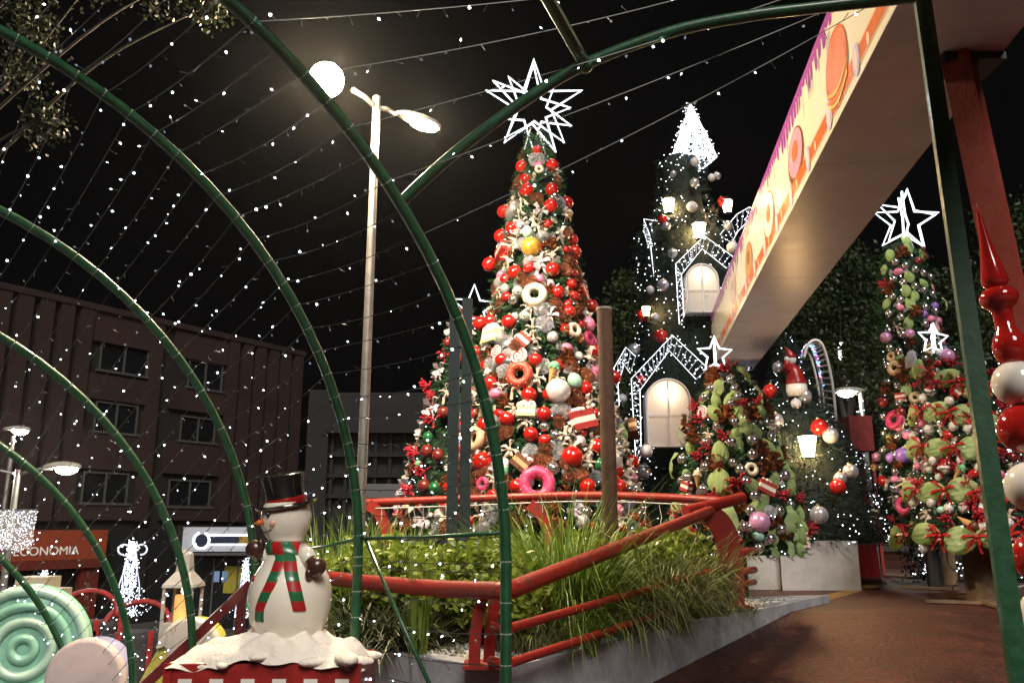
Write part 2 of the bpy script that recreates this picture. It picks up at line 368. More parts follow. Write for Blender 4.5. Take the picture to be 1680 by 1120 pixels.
ob = b.build('white_pebbles', mat('white_pebble', (.62, .59, .54), .7, var=.3, scale=30), None, kind='stuff'); ob['label'] = 'white pebbles scattered along the planter edge'; ob['category'] = 'pebbles'

# ------------------------------------------------------------------ red railings
def zrail(px, py, Y): return P(px, py, Y)
o = thing('planter_railing', P(836, 1090, 5.45), 'thick red pipe railing rising from the planter corner to a bent end post', 'railing'); L = Vector(o.location)
YN, YF = 5.45, 9.4
def rail(name, a, c, ra, rb_, n=8):
    pts = [a.lerp(c, i / n) for i in range(n + 1)]
    MB().tube([p - L for p in pts], [ra + (rb_ - ra) * i / n for i in range(n + 1)], 14).build(name, M_red_paint, o, 40)
TL, TC, TR = P(500, 944, 7.6), P(836, 966, YN), P(1165, 838, YF)
pts = smooth_curve([TL, P(680, 962, 6.25), P(800, 968, YN + .12), TC, P(900, 943, 5.95), TR], 5)
MB().tube([p - L for p in pts], .058, 14).build('top_rail', M_red_paint, o, 40)
rail('middle_rail', P(836, 1030, YN), P(1197, 928, YF), .03, .03)
rail('lower_rail', P(836, 1087, YN), P(1197, 970, YF), .03, .03)
# bent ends of the two lower rails at the near post
for yy in (1030, 1087):
    a = P(836, yy, YN); pts = smooth_curve([a, a + Vector((-.05, -.02, 0)), a + Vector((-.09, .03, 0)), P(806, yy - 4, 5.65)], 4)
    MB().tube([p - L for p in pts], .03, 10).build('rail_end', M_red_paint, o, True)
def flat_post(pts, wd, th):
    b = MB(); pts = [Vector(p) for p in pts]; n = len(pts); vs = []
    for i, p in enumerate(pts):
        t = (pts[min(i + 1, n - 1)] - pts[max(i - 1, 0)]).normalized(); x = Vector((0, 1, 0)).cross(t).normalized()
        for sx, sy in ((-1, -1), (1, -1), (1, 1), (-1, 1)): vs.append(p - L + x * sx * wd / 2 + Vector((0, sy * th / 2, 0)))
    fs = [(0, 1, 2, 3), tuple(4 * (n - 1) + j for j in (3, 2, 1, 0))]
    for i in range(n - 1):
        for j in range(4): fs.append((4 * i + j, 4 * i + 4 + j, 4 * i + 4 + (j + 1) % 4, 4 * i + (j + 1) % 4))
    b.add(vs, fs); return b
for dx, dY in ((0, 0), (24, .12)):
    flat_post([P(778 + dx, 1087, YN + .25 + dY), P(780 + dx, 1040, YN + .25 + dY), P(786 + dx, 1000, YN + .25 + dY), P(795 + dx, 972, YN + .22 + dY)], .075, .05).build('near_post', M_red_paint, o)
for dx, dY in ((0, 0), (14, .18)):
    pts = smooth_curve([P(1194 + dx, 992, YF + dY), P(1193 + dx, 930, YF + dY), P(1186 + dx, 885, YF + dY), P(1172 + dx, 855, YF + dY), P(1150 + dx, 836, YF + dY)], 4)
    flat_post(pts, .17, .06).build('end_post', M_red_paint, o)
MB().box(P(1200, 994, YF + .05) - L, (.4, .3, .02)).build('base_plate', M_red_paint, o)
MB().box(P(796, 1089, YN + .3) - L, (.28, .3, .02)).build('base_plate', M_red_paint, o)

o = thing('back_railing', P(1205, 990, 9.9), 'red pipe railing along the far side of the planter below the big tree', 'railing'); L = Vector(o.location)
pts = smooth_curve([P(600, 824, 11.2), P(760, 818, 11.0), P(950, 812, 10.7), P(1100, 816, 10.3), P(1195, 822, 9.9)], 5)
MB().tube([p - L for p in pts], .05, 12).build('top_rail', M_red_paint, o, 40)
pts = [P(1125, 838, 9.3), P(1172, 828, 9.55), P(1219, 816, 9.8)]
MB().tube([p - L for p in pts], .065, 14).build('corner_rail', M_red_paint, o, 40)
for yy, r in ((906, .04), (938, .04), (958, .035)):
    pts = [P(1214, yy, 9.75), P(1238, yy - 4, 10.4)]
    MB().tube([p - L for p in pts], r, 10).build('short_rail', M_red_paint, o, True)
for px, YY in ((640, 11.15), (905, 10.75)):
    flat_post([P(px, 905, YY), P(px - 5, 870, YY), P(px - 18, 840, YY), P(px - 36, 826, YY)], .15, .06).build('post', M_red_paint, o)
pts = [P(600, 834, 11.15), P(760, 829, 10.9), P(950, 822, 10.6), P(1100, 826, 10.2), P(1150, 830, 10)]
b = MB(); b.tube([p - L for p in smooth_curve(pts, 6)], .007, 4)
ob = b.build('white_cable', M_white_wire, o)
for i in range(26):
    p = pts[0].lerp(pts[1], 0) if False else smooth_curve(pts, 6)[i % 25] - L; l = random.uniform(.08, .28)
    b = MB(); b.tube([p, p + Vector((random.uniform(-.03, .03), 0, -l * .6)), p + Vector((random.uniform(-.05, .05), 0, -l))], .005, 3)
    b.build('cable_drop', M_white_wire, ob)

# ------------------------------------------------------------------ plants
M_grass = mat('grass_blade', (.14, .24, .035), .45, col2=(.28, .38, .07), scale=2.5, sub=.25)
M_grass_dry = mat('variegated_grass', (.16, .20, .06), .5, col2=(.42, .42, .20), scale=4, sub=.25)
M_strap = mat('dark_strap_leaf', (.03, .06, .02), .4, col2=(.12, .11, .05), scale=4, sub=.2)
M_shrub = mat('shrub_leaf', (.17, .26, .03), .32, col2=(.36, .42, .07), scale=5, sub=.3)
def blades(n, h, spread, wd, droop, seg=4, rad=.12, upr=.3):
    b = MB()
    for _ in range(n):
        a = random.random() * 6.283; r0 = rad * math.sqrt(random.random()); base = Vector((r0 * math.cos(a), r0 * math.sin(a), 0))
        a += random.uniform(-.9, .9); hh = h * random.uniform(.45, 1.1); sp = spread * random.uniform(upr, 1.15); d = Vector((math.cos(a), math.sin(a), 0)); s = Vector((-d.y, d.x, 0)) * wd * random.uniform(.6, 1.2) / 2
        tw = random.uniform(-.6, .6); s = Matrix.Rotation(tw, 3, 'Z') @ s; dr = droop * random.uniform(.2, 1.5); vs = []; fs = []
        for i in range(seg + 1):
            t = i / seg; p = base + d * sp * (t ** 1.4) + Vector((0, 0, hh * (t - dr * t ** 3))); wv = s * (1 - t ** 2.2) if i < seg else s * 0.05
            vs += [p - wv, p + wv]
            if i: fs.append((2 * i - 2, 2 * i - 1, 2 * i + 1, 2 * i))
        b.add(vs, fs)
    return b
def grass(px, Y, label, n, h, spread, wd, droop, m, group=None, z=ZW - .05, rad=.12, nm='grass_clump'):
    p = P(px, 950, Y); o = blades(n, h, spread, wd, droop, rad=rad).build(nm, m, None, True); o.location = (p.x, p.y, z); return tag(o, label, 'grass', group)
grass(925, 7.3, 'tall bright green grass tuft rising beside the rusty pole', 1000, 1.55, 1.0, .018, .6, M_grass, rad=.28)
grass(868, 7.6, 'upright green grass tuft between the slanted arch foot and the tall tuft', 420, 1.2, .45, .016, .4, M_grass, rad=.22)
grass(1075, 8.0, 'drooping pale variegated grass spilling through the railing right of the rusty pole', 800, 1.15, .8, .016, .7, M_grass_dry, rad=.26)
grass(1010, 7.35, 'drooping variegated grass hanging over the lower rail at the rusty pole foot', 260, .7, .5, .013, .95, M_grass_dry, rad=.2)
grass(1140, 9.0, 'variegated grass mound in front of the bent end post', 700, 1.1, .7, .016, .7, M_grass_dry, rad=.3)
grass(1220, 9.3, 'small pale grass wisp outside the bent end post', 90, .35, .45, .01, 1.1, M_grass_dry, rad=.1)
grass(935, 6.7, 'low grass tuft under the middle rail near the arch foot', 210, .75, .42, .013, .85, M_grass, rad=.2)
grass(880, 6.35, 'sparse grass tuft on the pebbles right of the slanted arch foot', 130, .55, .3, .012, .8, M_grass_dry, rad=.13)
grass(598, 6.75, 'dark strap leaved plant beside the snowman', 420, .55, .75, .026, 1.0, M_strap, rad=.22, nm='strap_leaf_plant')
grass(668, 6.7, 'dark strap leaved plant under the red rail', 300, .5, .6, .024, 1.0, M_strap, rad=.2, nm='strap_leaf_plant')
grass(545, 7.2, 'dark strap leaved plant tucked behind the snowman', 240, .5, .5, .024, 1.0, M_strap, rad=.2, nm='strap_leaf_plant')
grass(690, 6.3, 'upright green reed bunch in front of the red rail', 60, .95, .12, .012, .1, M_grass, rad=.06)
grass(545, 8.6, 'spiky tall grass tuft at the planter back above the snowman arm', 300, 1.3, .6, .017, .3, M_grass, rad=.25)
grass(622, 9.0, 'spiky grass tuft in front of the lamp post foot', 340, 1.3, .6, .017, .35, M_grass, rad=.25)
grass(700, 8.4, 'green grass tuft below the far railing left part', 320, 1.15, .55, .016, .4, M_grass, rad=.25)
grass(580, 7.8, 'bright grass tuft right above the snowman shoulder', 320, 1.0, .55, .016, .5, M_grass, rad=.25)
def shrub(px, Y, w_, h, n, label):
    p = P(px, 950, Y); o = thing('leafy_shrub', (p.x, p.y, ZW - .05), label, 'shrub', 'low shrubs in the planter'); b = MB(); st = MB(); h *= 1.22; n = int(n * 1.0)
    for s in range(int(n / 12)):
        a = random.random() * 6.283; r = w_ * math.sqrt(random.random()); tip = Vector((r * math.cos(a), r * math.sin(a) * .8, h * random.uniform(.6, 1.05) * (1 - .25 * (r / w_) ** 2)))
        st.tube([Vector((tip.x * .4, tip.y * .4, 0)), tip * .6 + Vector((0, 0, .02)), tip], [.008, .006, .003], 3, cap=False)
        for i in range(12):
            t = random.uniform(.45, 1.03); c = Vector((tip.x * (.4 + .6 * t), tip.y * (.4 + .6 * t), tip.z * t)); d = Vector((random.gauss(0, 1), random.gauss(0, 1), random.uniform(-.1, 1.4))).normalized(); l = random.uniform(.06, .125); x = d.cross(Vector((random.gauss(0, 1), random.gauss(0, 1), 1))).normalized() * l * .34; nrm = d.cross(x).normalized() * l * .12
            b.add([c, c + d * l * .35 + x * .8, c + d * l * .75 + x * .9 , c + d * l + nrm, c + d * l * .75 - x * .9, c + d * l * .35 - x * .8, c + d * l * .5 - nrm], [(0, 1, 6), (1, 2, 6), (2, 3, 6), (3, 4, 6), (4, 5, 6), (5, 0, 6)])
    b.build('leaves', M_shrub, o, False, 'stuff'); st.build('stems', M_wood, o, kind='stuff')
for a in ((650, 7.4, .42, .72, 900, 'round leaved shrub just right of the snowman arm'), (735, 7.1, .42, .66, 900, 'round leaved shrub in front of the two dark posts'), (800, 6.9, .38, .62, 800, 'round leaved shrub behind the slanted arch foot'),
          (845, 6.5, .3, .6, 600, 'round leaved shrub right of the slanted arch foot'), (590, 7.9, .4, .66, 700, 'round leaved shrub behind the planter arch foot'), (1060, 8.7, .5, .75, 900, 'round leaved shrub right of the rusty pole'),
          (1120, 9.1, .35, .8, 500, 'round leaved shrub by the bent railing post'), (690, 8.5, .45, .7, 700, 'round leaved shrub below the far railing'), (820, 8.6, .5, .75, 800, 'round leaved shrub under the big tree edge'), (960, 8.3, .45, .7, 600, 'round leaved shrub behind the tall grass tuft')): shrub(*a)

# ------------------------------------------------------------------ poles in the planter
a = P(1005, 1010, 7.8); top = P(991, 505, 7.8)
o = thing('rusty_pole', (a.x, a.y, ZW - .05), 'rusty brown steel pipe with pale rim standing in the planter', 'pole'); L = Vector(o.location); h = top.z - L.z
MB().tube([(0, 0, 0), (0, 0, h * .5), (top.x - L.x, 0, h)], .072, 16).build('pipe', mat('rusty_steel', (.07, .032, .018), .75, col2=(.14, .075, .045), scale=9, bump=.3, bscale=50), o, 40)
MB().lathe([(.076, h - .02), (.078, h), (.062, h + .004), (.056, h - .05)], 16, (top.x - L.x, 0, 0)).build('rim', mat('bare_rim', (.4, .36, .32), .5, var=.2), o, 40)
MB().box((0, 0, .006), (.22, .22, .012)).build('base_plate', MATS['rusty_steel'], o)
M_slate = mat('slate_green_paint', (.018, .032, .032), .5, var=.3, scale=4)
for px, ty, Y, lb in ((750, 505, 8.2, 'left of the two dark slate square posts before the big tree'), (770, 492, 8.6, 'right of the two dark slate square posts before the big tree')):
    tp = P(px - 3, ty, Y); o = thing('square_post', (tp.x, tp.y, ZW - .05), lb, 'post', 'dark square posts in the planter')
    hh = tp.z - ZW + .05; MB().box((0, 0, hh / 2), (.105, .105, hh)).build('shaft', M_slate, o); MB().box((0, 0, hh + .004), (.11, .11, .008)).build('cap', M_slate, o)

# ------------------------------------------------------------------ street lamps
def lamp_head(o, L, base, tip, s=1.0, lens=M_lampglass, dz=.06, glare_ball=False):
    """cobra head: housing shell with a lens below"""
    d = (tip - base); d.z = 0; d.normalize(); sd = Vector((-d.y, d.x, 0)); up = Vector((0, 0, 1)); c = tip
    b = MB(); prof = [(-.42, .03, .03), (-.34, .07, .06), (-.2, .12, .095), (0, .155, .11), (.18, .14, .09), (.3, .09, .06), (.35, .02, .02)]; n = 12; vs = []; fs = []
    for (x, wv, hv) in prof:
        for j in range(n):
            an = 2 * math.pi * j / n; zz = math.sin(an); vs.append(c - L + d * x * s + sd * wv * s * math.cos(an) + up * (hv * s * zz if zz > 0 else .035 * s * zz))
    for i in range(len(prof) - 1):
        for j in range(n): fs.append((i * n + j, i * n + (j + 1) % n, (i + 1) * n + (j + 1) % n, (i + 1) * n + j))
    fs += [tuple(range(n))[::-1], tuple((len(prof) - 1) * n + j for j in range(n))]
    b.add(vs, fs); h = b.build('lamp_head', mat('lamp_housing', (.3, .29, .27), .45, var=.1), o, True)
    rt = Matrix((d, sd, up)).transposed()
    MB().ball(c - L + d * .06 * s - up * (.12 if glare_ball else .035 * s), (.2, .2, .2) if glare_ball else (.23 * s, .125 * s, dz * s), 24, 14, rot=rt).build('lens', lens, h, True)  # left head's lens is swollen into a ball to stand for its glare
YL = 9.5
top = P(618, 163, YL); zt = P(616, 175, YL).z
hl, hr = Pz(540, 118, zt + .12), Pz(690, 200, zt + .02)
o = thing('street_lamp', (top.x, top.y, ZW - .05), 'tall double headed street lamp with steel pole and glaring lamp heads', 'street lamp'); L = Vector(o.location); H = top.z - L.z
MB().tube([(0, 0, 0), (0, 0, H * .45), (0, 0, H)], [.062, .056, .048], 18).build('pole', M_steel, o, 40)
MB().lathe([(.052, H), (.05, H + .03), (.001, H + .035)], 16).build('pole_cap', M_steel, o, 40)
MB().box((0, 0, .01), (.3, .3, .02)).build('base_plate', M_steel, o)
for hd in (hl, hr):
    a = Vector((0, 0, H - .12)); e = hd - L; d = e - a; d2 = d * (1 - .38 / d.length)
    MB().tube([a, a + d2 * .5 + Vector((0, 0, .03)), a + d2], .032, 10).build('arm', M_steel, o, True)
    lamp_head(o, L, L + a, hd, 0.55 if hd is hl else .9, dz=.06, glare_ball=hd is hl)
# lamps further off
def far_lamp(pxp, pyp, heads, Y, zb, label, s=1.0):
    t = P(pxp, pyp, Y); o = thing('street_lamp', (t.x, t.y, zb), label, 'street lamp'); L = Vector(o.location); H = t.z - zb
    MB().tube([(0, 0, 0), (0, 0, H)], [.08, .055], 12).build('pole', M_steel, o, 40); MB().box((0, 0, .01), (.3, .3, .02)).build('base_plate', M_steel, o)
    for hx, hy in heads:
        hd = P(hx, hy, Y + .01); a = Vector((0, 0, H - .1)); MB().tube([a, a.lerp(hd - L, .5) + Vector((0, 0, .04)), a.lerp(hd - L, .75)], .03, 8).build('arm', M_steel, o, True)
        lamp_head(o, L, L + a, hd, s, M_lampglass_far, .13)
far_lamp(30, 770, [(105, 765), (-45, 768)], 17, STREET, 'street lamp with two lit heads beside the hanging light curtain')
far_lamp(22, 715, [(30, 704)], 24, STREET, 'distant street lamp head glowing against the dark facade')
far_lamp(1412, 645, [(1392, 641)], 21, .5, 'street lamp wound with lights before the trees behind the red booth')

# ------------------------------------------------------------------ printed box beam over the plaza
ZB = 4.5
BD = Vector((.1389, 1, 0)).normalized(); BSd = Vector((BD.y, -BD.x, 0))
B0 = Pz(1257, 426, ZB); far = Pz(1159, 610, ZB); u_far = (far - B0).dot(BD); u_near = -(B0.y - 1.0)
BW, BH = .84, .93
O = B0 + BD * u_far; LEN = u_far - u_near
o = thing('banner_beam', O, 'long white box beam printed with sweets, running overhead on red posts', 'beam')
Mb = Matrix((BD * -1, BSd * -1, Vector((0, 0, 1)))).transposed()  # local x: towards viewer, y: away from underside, z up
o.rotation_euler = Mb.to_euler() if False else (0, 0, 0)
def bl_(u, v, wv=0): return -BD * u + Vector((0, 0, v)) + BSd * wv     # u from far end towards camera, v up, w to the right
def panel(name, quad, m, par=o):
    b = MB(); b.add(quad, [(0, 1, 2, 3)]); return b.build(name, m, par)
M_under = mat('white_acm_panel', (.74, .78, .94), .32, var=.06, scale=3, coat=.0, spec=.06)
edges = [0, LEN * .2, LEN * .42, LEN * .64, LEN * .83, LEN]
for u0, u1 in zip(edges, edges[1:]):
    b = MB(); g = .004
    b.add([bl_(u0 + g, 0, .004), bl_(u1 - g, 0, .004), bl_(u1 - g, 0, BW - .004), bl_(u0 + g, 0, BW - .004), bl_(u0 + g, .02, .004), bl_(u1 - g, .02, .004), bl_(u1 - g, .02, BW - .004), bl_(u0 + g, .02, BW - .004)],
          [(0, 1, 2, 3), (0, 4, 5, 1), (1, 5, 6, 2), (2, 6, 7, 3), (3, 7, 4, 0)]); b.build('underside_panel', M_under, o)
b = MB(); b.add([bl_(0, .012, .006), bl_(LEN, .012, .006), bl_(LEN, .012, BW - .006), bl_(0, .012, BW - .006), bl_(0, BH, .006), bl_(LEN, BH, .006), bl_(LEN, BH, BW - .006), bl_(0, BH, BW - .006)],
      [(0, 1, 2, 3), (4, 7, 6, 5), (3, 2, 6, 7), (0, 3, 7, 4), (1, 5, 6, 2), (0, 4, 5, 1)]); b.build('core', mat('beam_core_board', (.25, .24, .24), .6), o)
M_print = mat('banner_cream', (.72, .68, .62), .22, col2=(.76, .70, .50), scale=.9)
side = panel('printed_side', [bl_(0, 0), bl_(LEN, 0), bl_(LEN, BH), bl_(0, BH)], M_print)
side2 = panel('printed_side', [bl_(0, 0, BW), bl_(0, BH, BW), bl_(LEN, BH, BW), bl_(LEN, 0, BW)], M_print)
def flat(name, poly, m, dep, par=side):
    b = MB(); b.add([bl_(u, v, -dep) for u, v in poly], [tuple(range(len(poly)))]); return b.build(name, m, par)
cm = lambda n, c: mat('print_' + n, c, .25, var=.1, scale=6)
# purple icing with drips along the top
u = 0; poly_top = []
bot = []
while u < LEN:
    wd = random.uniform(.05, .12); dl = random.uniform(.06, .2) if random.random() < .5 else random.uniform(.22, .36)
    for k in range(7):
        t = k / 6; bot.append((u + wd * (.5 - .5 * math.cos(math.pi * t)), BH - .075 - (dl - .05) * math.sin(math.pi * t) ** .6 * .62))
    u += wd + random.uniform(.01, .05)
b = MB()
for (u0, v0), (u1, v1) in zip(bot, bot[1:]): b.add([bl_(u0, v0, -.003), bl_(u1, v1, -.003), bl_(u1, BH - .002, -.003), bl_(u0, BH - .002, -.003)], [(0, 1, 2, 3)])
b.build('icing_print', mat('print_purple', (.30, .06, .30), .25, col2=(.42, .10, .36), scale=2), side)
# thin outlined drips
b = MB()
for i in range(70):
    u0 = random.uniform(0, LEN); l = random.uniform(.08, .24); v0 = BH - .16
    for s in (0, .028): b.add([bl_(u0 + s, v0, -.0045), bl_(u0 + s + .006, v0, -.0045), bl_(u0 + s + .006, v0 - l, -.0045), bl_(u0 + s, v0 - l, -.0045)], [(0, 1, 2, 3)])
b.build('drip_outline_print', cm('violet_line', (.16, .07, .2)), side)
flat('lower_stripe_print', [(0, .075), (LEN, .075), (LEN, .225), (0, .225)], cm('peach', (.75, .42, .3)), .003)
u = .1; i = 0
while u < LEN - .3:
    l = .62; flat('orange_stripe_print', [(u, .095), (u + l, .095), (u + l, .205), (u, .205)], mat('print_orange', (.62, .14, .025), .25, var=.15), .0055)
    ce = u + l + .09; el = lambda a_, b_, c_=ce: [(c_ + a_ * math.cos(k * math.pi / 12), .15 + b_ * math.sin(k * math.pi / 12)) for k in range(24)]
    flat('bead_print', el(.085, .12), cm('lilac', (.55, .48, .68)), .0075); flat('bead_shine_print', el(.05, .08), cm('pale_pink', (.74, .6, .58)), .0095)
    flat('stripe_mark_print', [(u + .2 + .03 * math.cos(k * math.pi / 6), .13 + .05 * math.sin(k * math.pi / 6)) for k in range(12)], cm('stripe_cream', (.8, .6, .45)), .0072)
    u += l + .18; i += 1
def uv_at(px, py):
    q = Pplane(px, py, O, BSd) - O; return (-q.dot(BD), q.z)
def ellp(c, ru, rv, n=28, rot=0): return [(c[0] + ru * math.cos(k * 2 * math.pi / n), c[1] + rv * math.sin(k * 2 * math.pi / n)) for k in range(n)]
# macaron
c = uv_at(1373, 112); s_ = .33
flat('macaron_print', ellp(c, .33, .31), cm('macaron', (.62, .16, .06)), .005); flat('macaron_top_print', ellp((c[0] + .0, c[1] + .06), .31, .21), cm('macaron_top', (.66, .22, .13)), .007)
for k, (cl, dv) in enumerate((((.75, .45, .1), -.1), ((.7, .2, .08), -.16), ((.78, .52, .12), -.2))):
    flat('macaron_band_print', [(c[0] - .29 + .58 * j / 14, c[1] + dv - .08 * math.sin(math.pi * j / 14)) for j in range(15)] + [(c[0] + .29 - .58 * j / 14, c[1] + dv + .03 - .08 * math.sin(math.pi * (14 - j) / 14)) for j in range(15)], cm('band%d' % k, cl), .009 + .002 * k)
# doughnuts and biscuits further along
for px, py, ru, rv, base, top_, hole in ((1306, 258, .36, .27, (.25, .1, .05), (.74, .32, .42), (.5, .16, .05)), (1262, 358, .36, .3, (.42, .17, .05), (.74, .68, .6), (.4, .15, .06)), (1229, 430, .32, .26, (.5, .24, .07), (.55, .28, .08), (.35, .14, .04)), (1203, 474, .33, .24, (.66, .5, .46), (.7, .55, .5), (.6, .35, .3))):
    c = uv_at(px, py); k = str(px)
    flat('sweet_print', ellp(c, ru, rv), cm('sweet_a' + k, base), .005); flat('sweet_icing_print', ellp((c[0], c[1] + .04), ru * .86, rv * .8), cm('sweet_b' + k, top_), .007); flat('sweet_middle_print', ellp((c[0], c[1] + .06), ru * .36, rv * .36), cm('sweet_c' + k, hole), .009)
# posts of the beam
tpo = Pz(1572, 96, ZB - .003); bo = P(1790, 1000, tpo.y - .2); bo.z = 0
o = thing('beam_post', bo, 'tilted square red post under the printed beam', 'post'); L = Vector(o.location)
M_redpost = mat('dusty_red_post', (.22, .03, .018), .55, var=.3, scale=3, bump=.1, col2=(.30, .06, .04))
MB().bar(Vector((0, 0, 0)), tpo - L, .2, .16).build('shaft', M_redpost, o); MB().box(tpo - L + Vector((.06, .04, -.03)), (.4, .26, .05)).build('bracket', M_black, o); MB().box((0, 0, .01), (.36, .3, .02)).build('base_plate', M_redpost, o)
tpo = O + bl_(.25, -.003, .12)
o = thing('beam_post', (tpo.x, tpo.y, .5), 'slim dark post under the far end of the printed beam', 'post'); hh = tpo.z - .5
MB().box((0, 0, hh / 2), (.09, .09, hh)).build('shaft', M_black, o); MB().box((0, 0, .01), (.3, .3, .02)).build('base_plate', M_black, o)
# candy pillar of turned wood and balls
YC = 4.5
bc = [P(1668, 628, YC), P(1680, 703, YC), P(1693, 798, YC), P(1706, 914, YC), P(1719, 1010, YC), P(1730, 1105, YC)]
o = thing('ball_pillar', (bc[-1].x, bc[-1].y, 0), 'glossy pillar of red and white balls under a turned red spindle', 'pillar'); L = Vector(o.location)
M_glr = mat('glossy_red', (.36, .012, .010), .1, var=.1, coat=.6); M_glw = mat('glossy_white', (.74, .70, .66), .14, var=.04, coat=.4)
for i, c in enumerate(bc):
    nb = MB().ball(c - L, (.135 if i else .125), 28, 18).build('ball', M_glw if i % 2 == 0 else M_glr, o, True)
ax0, ax1 = P(1602, 335, YC), P(1664, 598, YC); d = ax1 - ax0; ln = d.length
q = d.to_track_quat('Z', 'Y').to_matrix()
prof = [(.003, 0), (.016, .1), (.03, .24), (.052, .38), (.068, .47), (.070, .505), (.055, .525), (.05, .53), (.075, .545), (.098, .575), (.1, .605), (.085, .64), (.055, .665), (.05, .70), (.05, .79), (.06, .80), (.06, .815), (.075, .83), (.088, .87), (.09, .91), (.08, .95), (.06, .985), (.05, 1.0)]
MB().lathe([(r, t * ln) for r, t in prof], 26, ax0 - L, rot=q).build('spindle', M_glr, o, 50)
lo = bc[-1] - L; MB().tube([(lo.x, lo.y, lo.z), (0, 0, 0)], .06, 14).build('stem', M_glr, o, True)
# ------------------------------------------------------------------ decorated trees
class Tree:
    def __init__(s, name, label, pxc, Y, prof, zb, m, nspr, nled, needle=.09, trunk=None, depth=1.0, ledm=None, spr_w=.012, seedy=0):
        s.Y = Y; c = P(pxc, 560, Y); s.c = Vector((c.x, Y, 0)); s.zr = []
        for y, hp in prof: s.zr.append((P(pxc, y, Y).z, (P(pxc + hp, y, Y) - P(pxc, y, Y)).length))
        s.zr.sort(); s.zmin, s.zmax = s.zr[0][0], s.zr[-1][0]
        s.o = thing(name, (s.c.x, s.c.y, zb), label, 'christmas tree'); L = Vector(s.o.location)
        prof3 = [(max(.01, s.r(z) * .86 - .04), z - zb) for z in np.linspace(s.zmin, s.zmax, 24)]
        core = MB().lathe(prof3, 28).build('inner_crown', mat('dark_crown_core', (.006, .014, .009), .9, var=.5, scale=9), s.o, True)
        # needles
        tot = np.array([s.r(z) for z in np.linspace(s.zmin, s.zmax, 200)]); zz = np.linspace(s.zmin, s.zmax, 200); pr = (tot + .05) / (tot + .05).sum()
        vs = []; fs = []
        Z = rng.choice(zz, nspr, p=pr) + rng.uniform(-.04, .04, nspr)
        for z in Z:
            a = random.uniform(0, 2 * math.pi); r = s.r(z) * random.uniform(.8, 1.03); out = Vector((math.cos(a), math.sin(a), random.uniform(-.55, .25))).normalized()
            base = Vector((math.cos(a) * r, math.sin(a) * r, z - zb)); l = needle * random.uniform(.7, 1.6); sd = out.cross(Vector((0, 0, 1))).normalized(); up = sd.cross(out)
            for k in range(10):
                t = k / 10; p = base + out * l * t; an = random.uniform(0, 6.283); d = (out * .75 + (sd * math.cos(an) + up * math.sin(an)) * .9).normalized(); ln = needle * random.uniform(.45, .85); q = d.cross(out).normalized() * spr_w * .5
                n0 = len(vs); vs += [p - q, p + q, p + d * ln]; fs.append((n0, n0 + 1, n0 + 2))
        b = MB(); b.v = [tuple(v) for v in vs]; b.f = fs; b.m = [0] * len(fs); b.build('needles', m, s.o, kind='stuff')
        b = MB()
        for _ in range(nled):
            z = rng.choice(zz, p=pr); a = random.uniform(-math.pi, 0) if random.random() < .8 else random.uniform(0, math.pi); r = s.r(z) * random.uniform(.97, 1.06); d = Vector((math.cos(a), math.sin(a), .2)).normalized()
            bulb(b, Vector((math.cos(a) * r, math.sin(a) * r, z - zb)), d, random.choice((.005, .007, .009, .011)) * (Y / 13))
        if nled: b.build('lit_bulbs', ledm or M_led_soft, s.o, kind='stuff')
        if trunk: MB().tube([(0, 0, 0), (0, 0, s.zmin - zb + .3)], trunk, 14).build('trunk', M_wood, s.o, 40)
        else: MB().tube([(0, 0, 0), (0, 0, s.zmin - zb + .3)], .12, 10).build('trunk', M_black, s.o, 40)
    def r(s, z):
        zr = s.zr
        if z <= zr[0][0]: return zr[0][1]
        for (z0, r0), (z1, r1) in zip(zr, zr[1:]):
            if z <= z1: return r0 + (r1 - r0) * (z - z0) / (z1 - z0)
        return zr[-1][1]
    def hit(s, px, py):
        d = ray(px, py); o = Vector((0, 0, CAMZ)); t = (s.Y - 4) / d.y; best = (9e9, None)
        while t * d.y < s.Y + 1:
            p = o + d * t; rr = math.hypot(p.x - s.c.x, p.y - s.c.y); g = rr - s.r(p.z)
            if g < best[0]: best = (g, p)
            if g <= 0: break
            t += .02
        p = best[1]; n = Vector((p.x - s.c.x, p.y - s.c.y, 0)).normalized(); n.z = .18; n.normalize(); return p, n
    def at(s, a, z):
        n = Vector((math.cos(a), math.sin(a), 0)); p = Vector((s.c.x, s.c.y, z)) + n * s.r(z); n.z = .18; return p, n.normalized()

PROTO = {}
def place(kind, p, n, size, roll=0, off=0.0, label=None, group=None):
    """a copy of a prototype ornament, its front turned along n"""
    pr = PROTO[kind]
    if not pr.get('used'): o = pr['o']; pr['used'] = True
    else: o = copy_tree(pr['o'])
    y = -n; z = Vector((0, 0, 1)) - y * y.z; z.normalize(); x = y.cross(z)
    M = Matrix((x, y, z)).transposed() @ Matrix.Rotation(roll, 3, 'Y')
    o.matrix_world = Matrix.Translation(p + n * off) @ M.to_4x4() @ Matrix.Diagonal((size, size, size, 1))
    o['label'] = label or pr['label']; o['category'] = pr['cat']
    if group: o['group'] = group
    elif 'group' in o: del o['group']
    return o
def proto(kind, o, cat, label=''): PROTO[kind] = dict(o=o, cat=cat, label=label)
def E0(name): o = bpy.data.objects.new(name, None); sc.collection.objects.link(o); return o
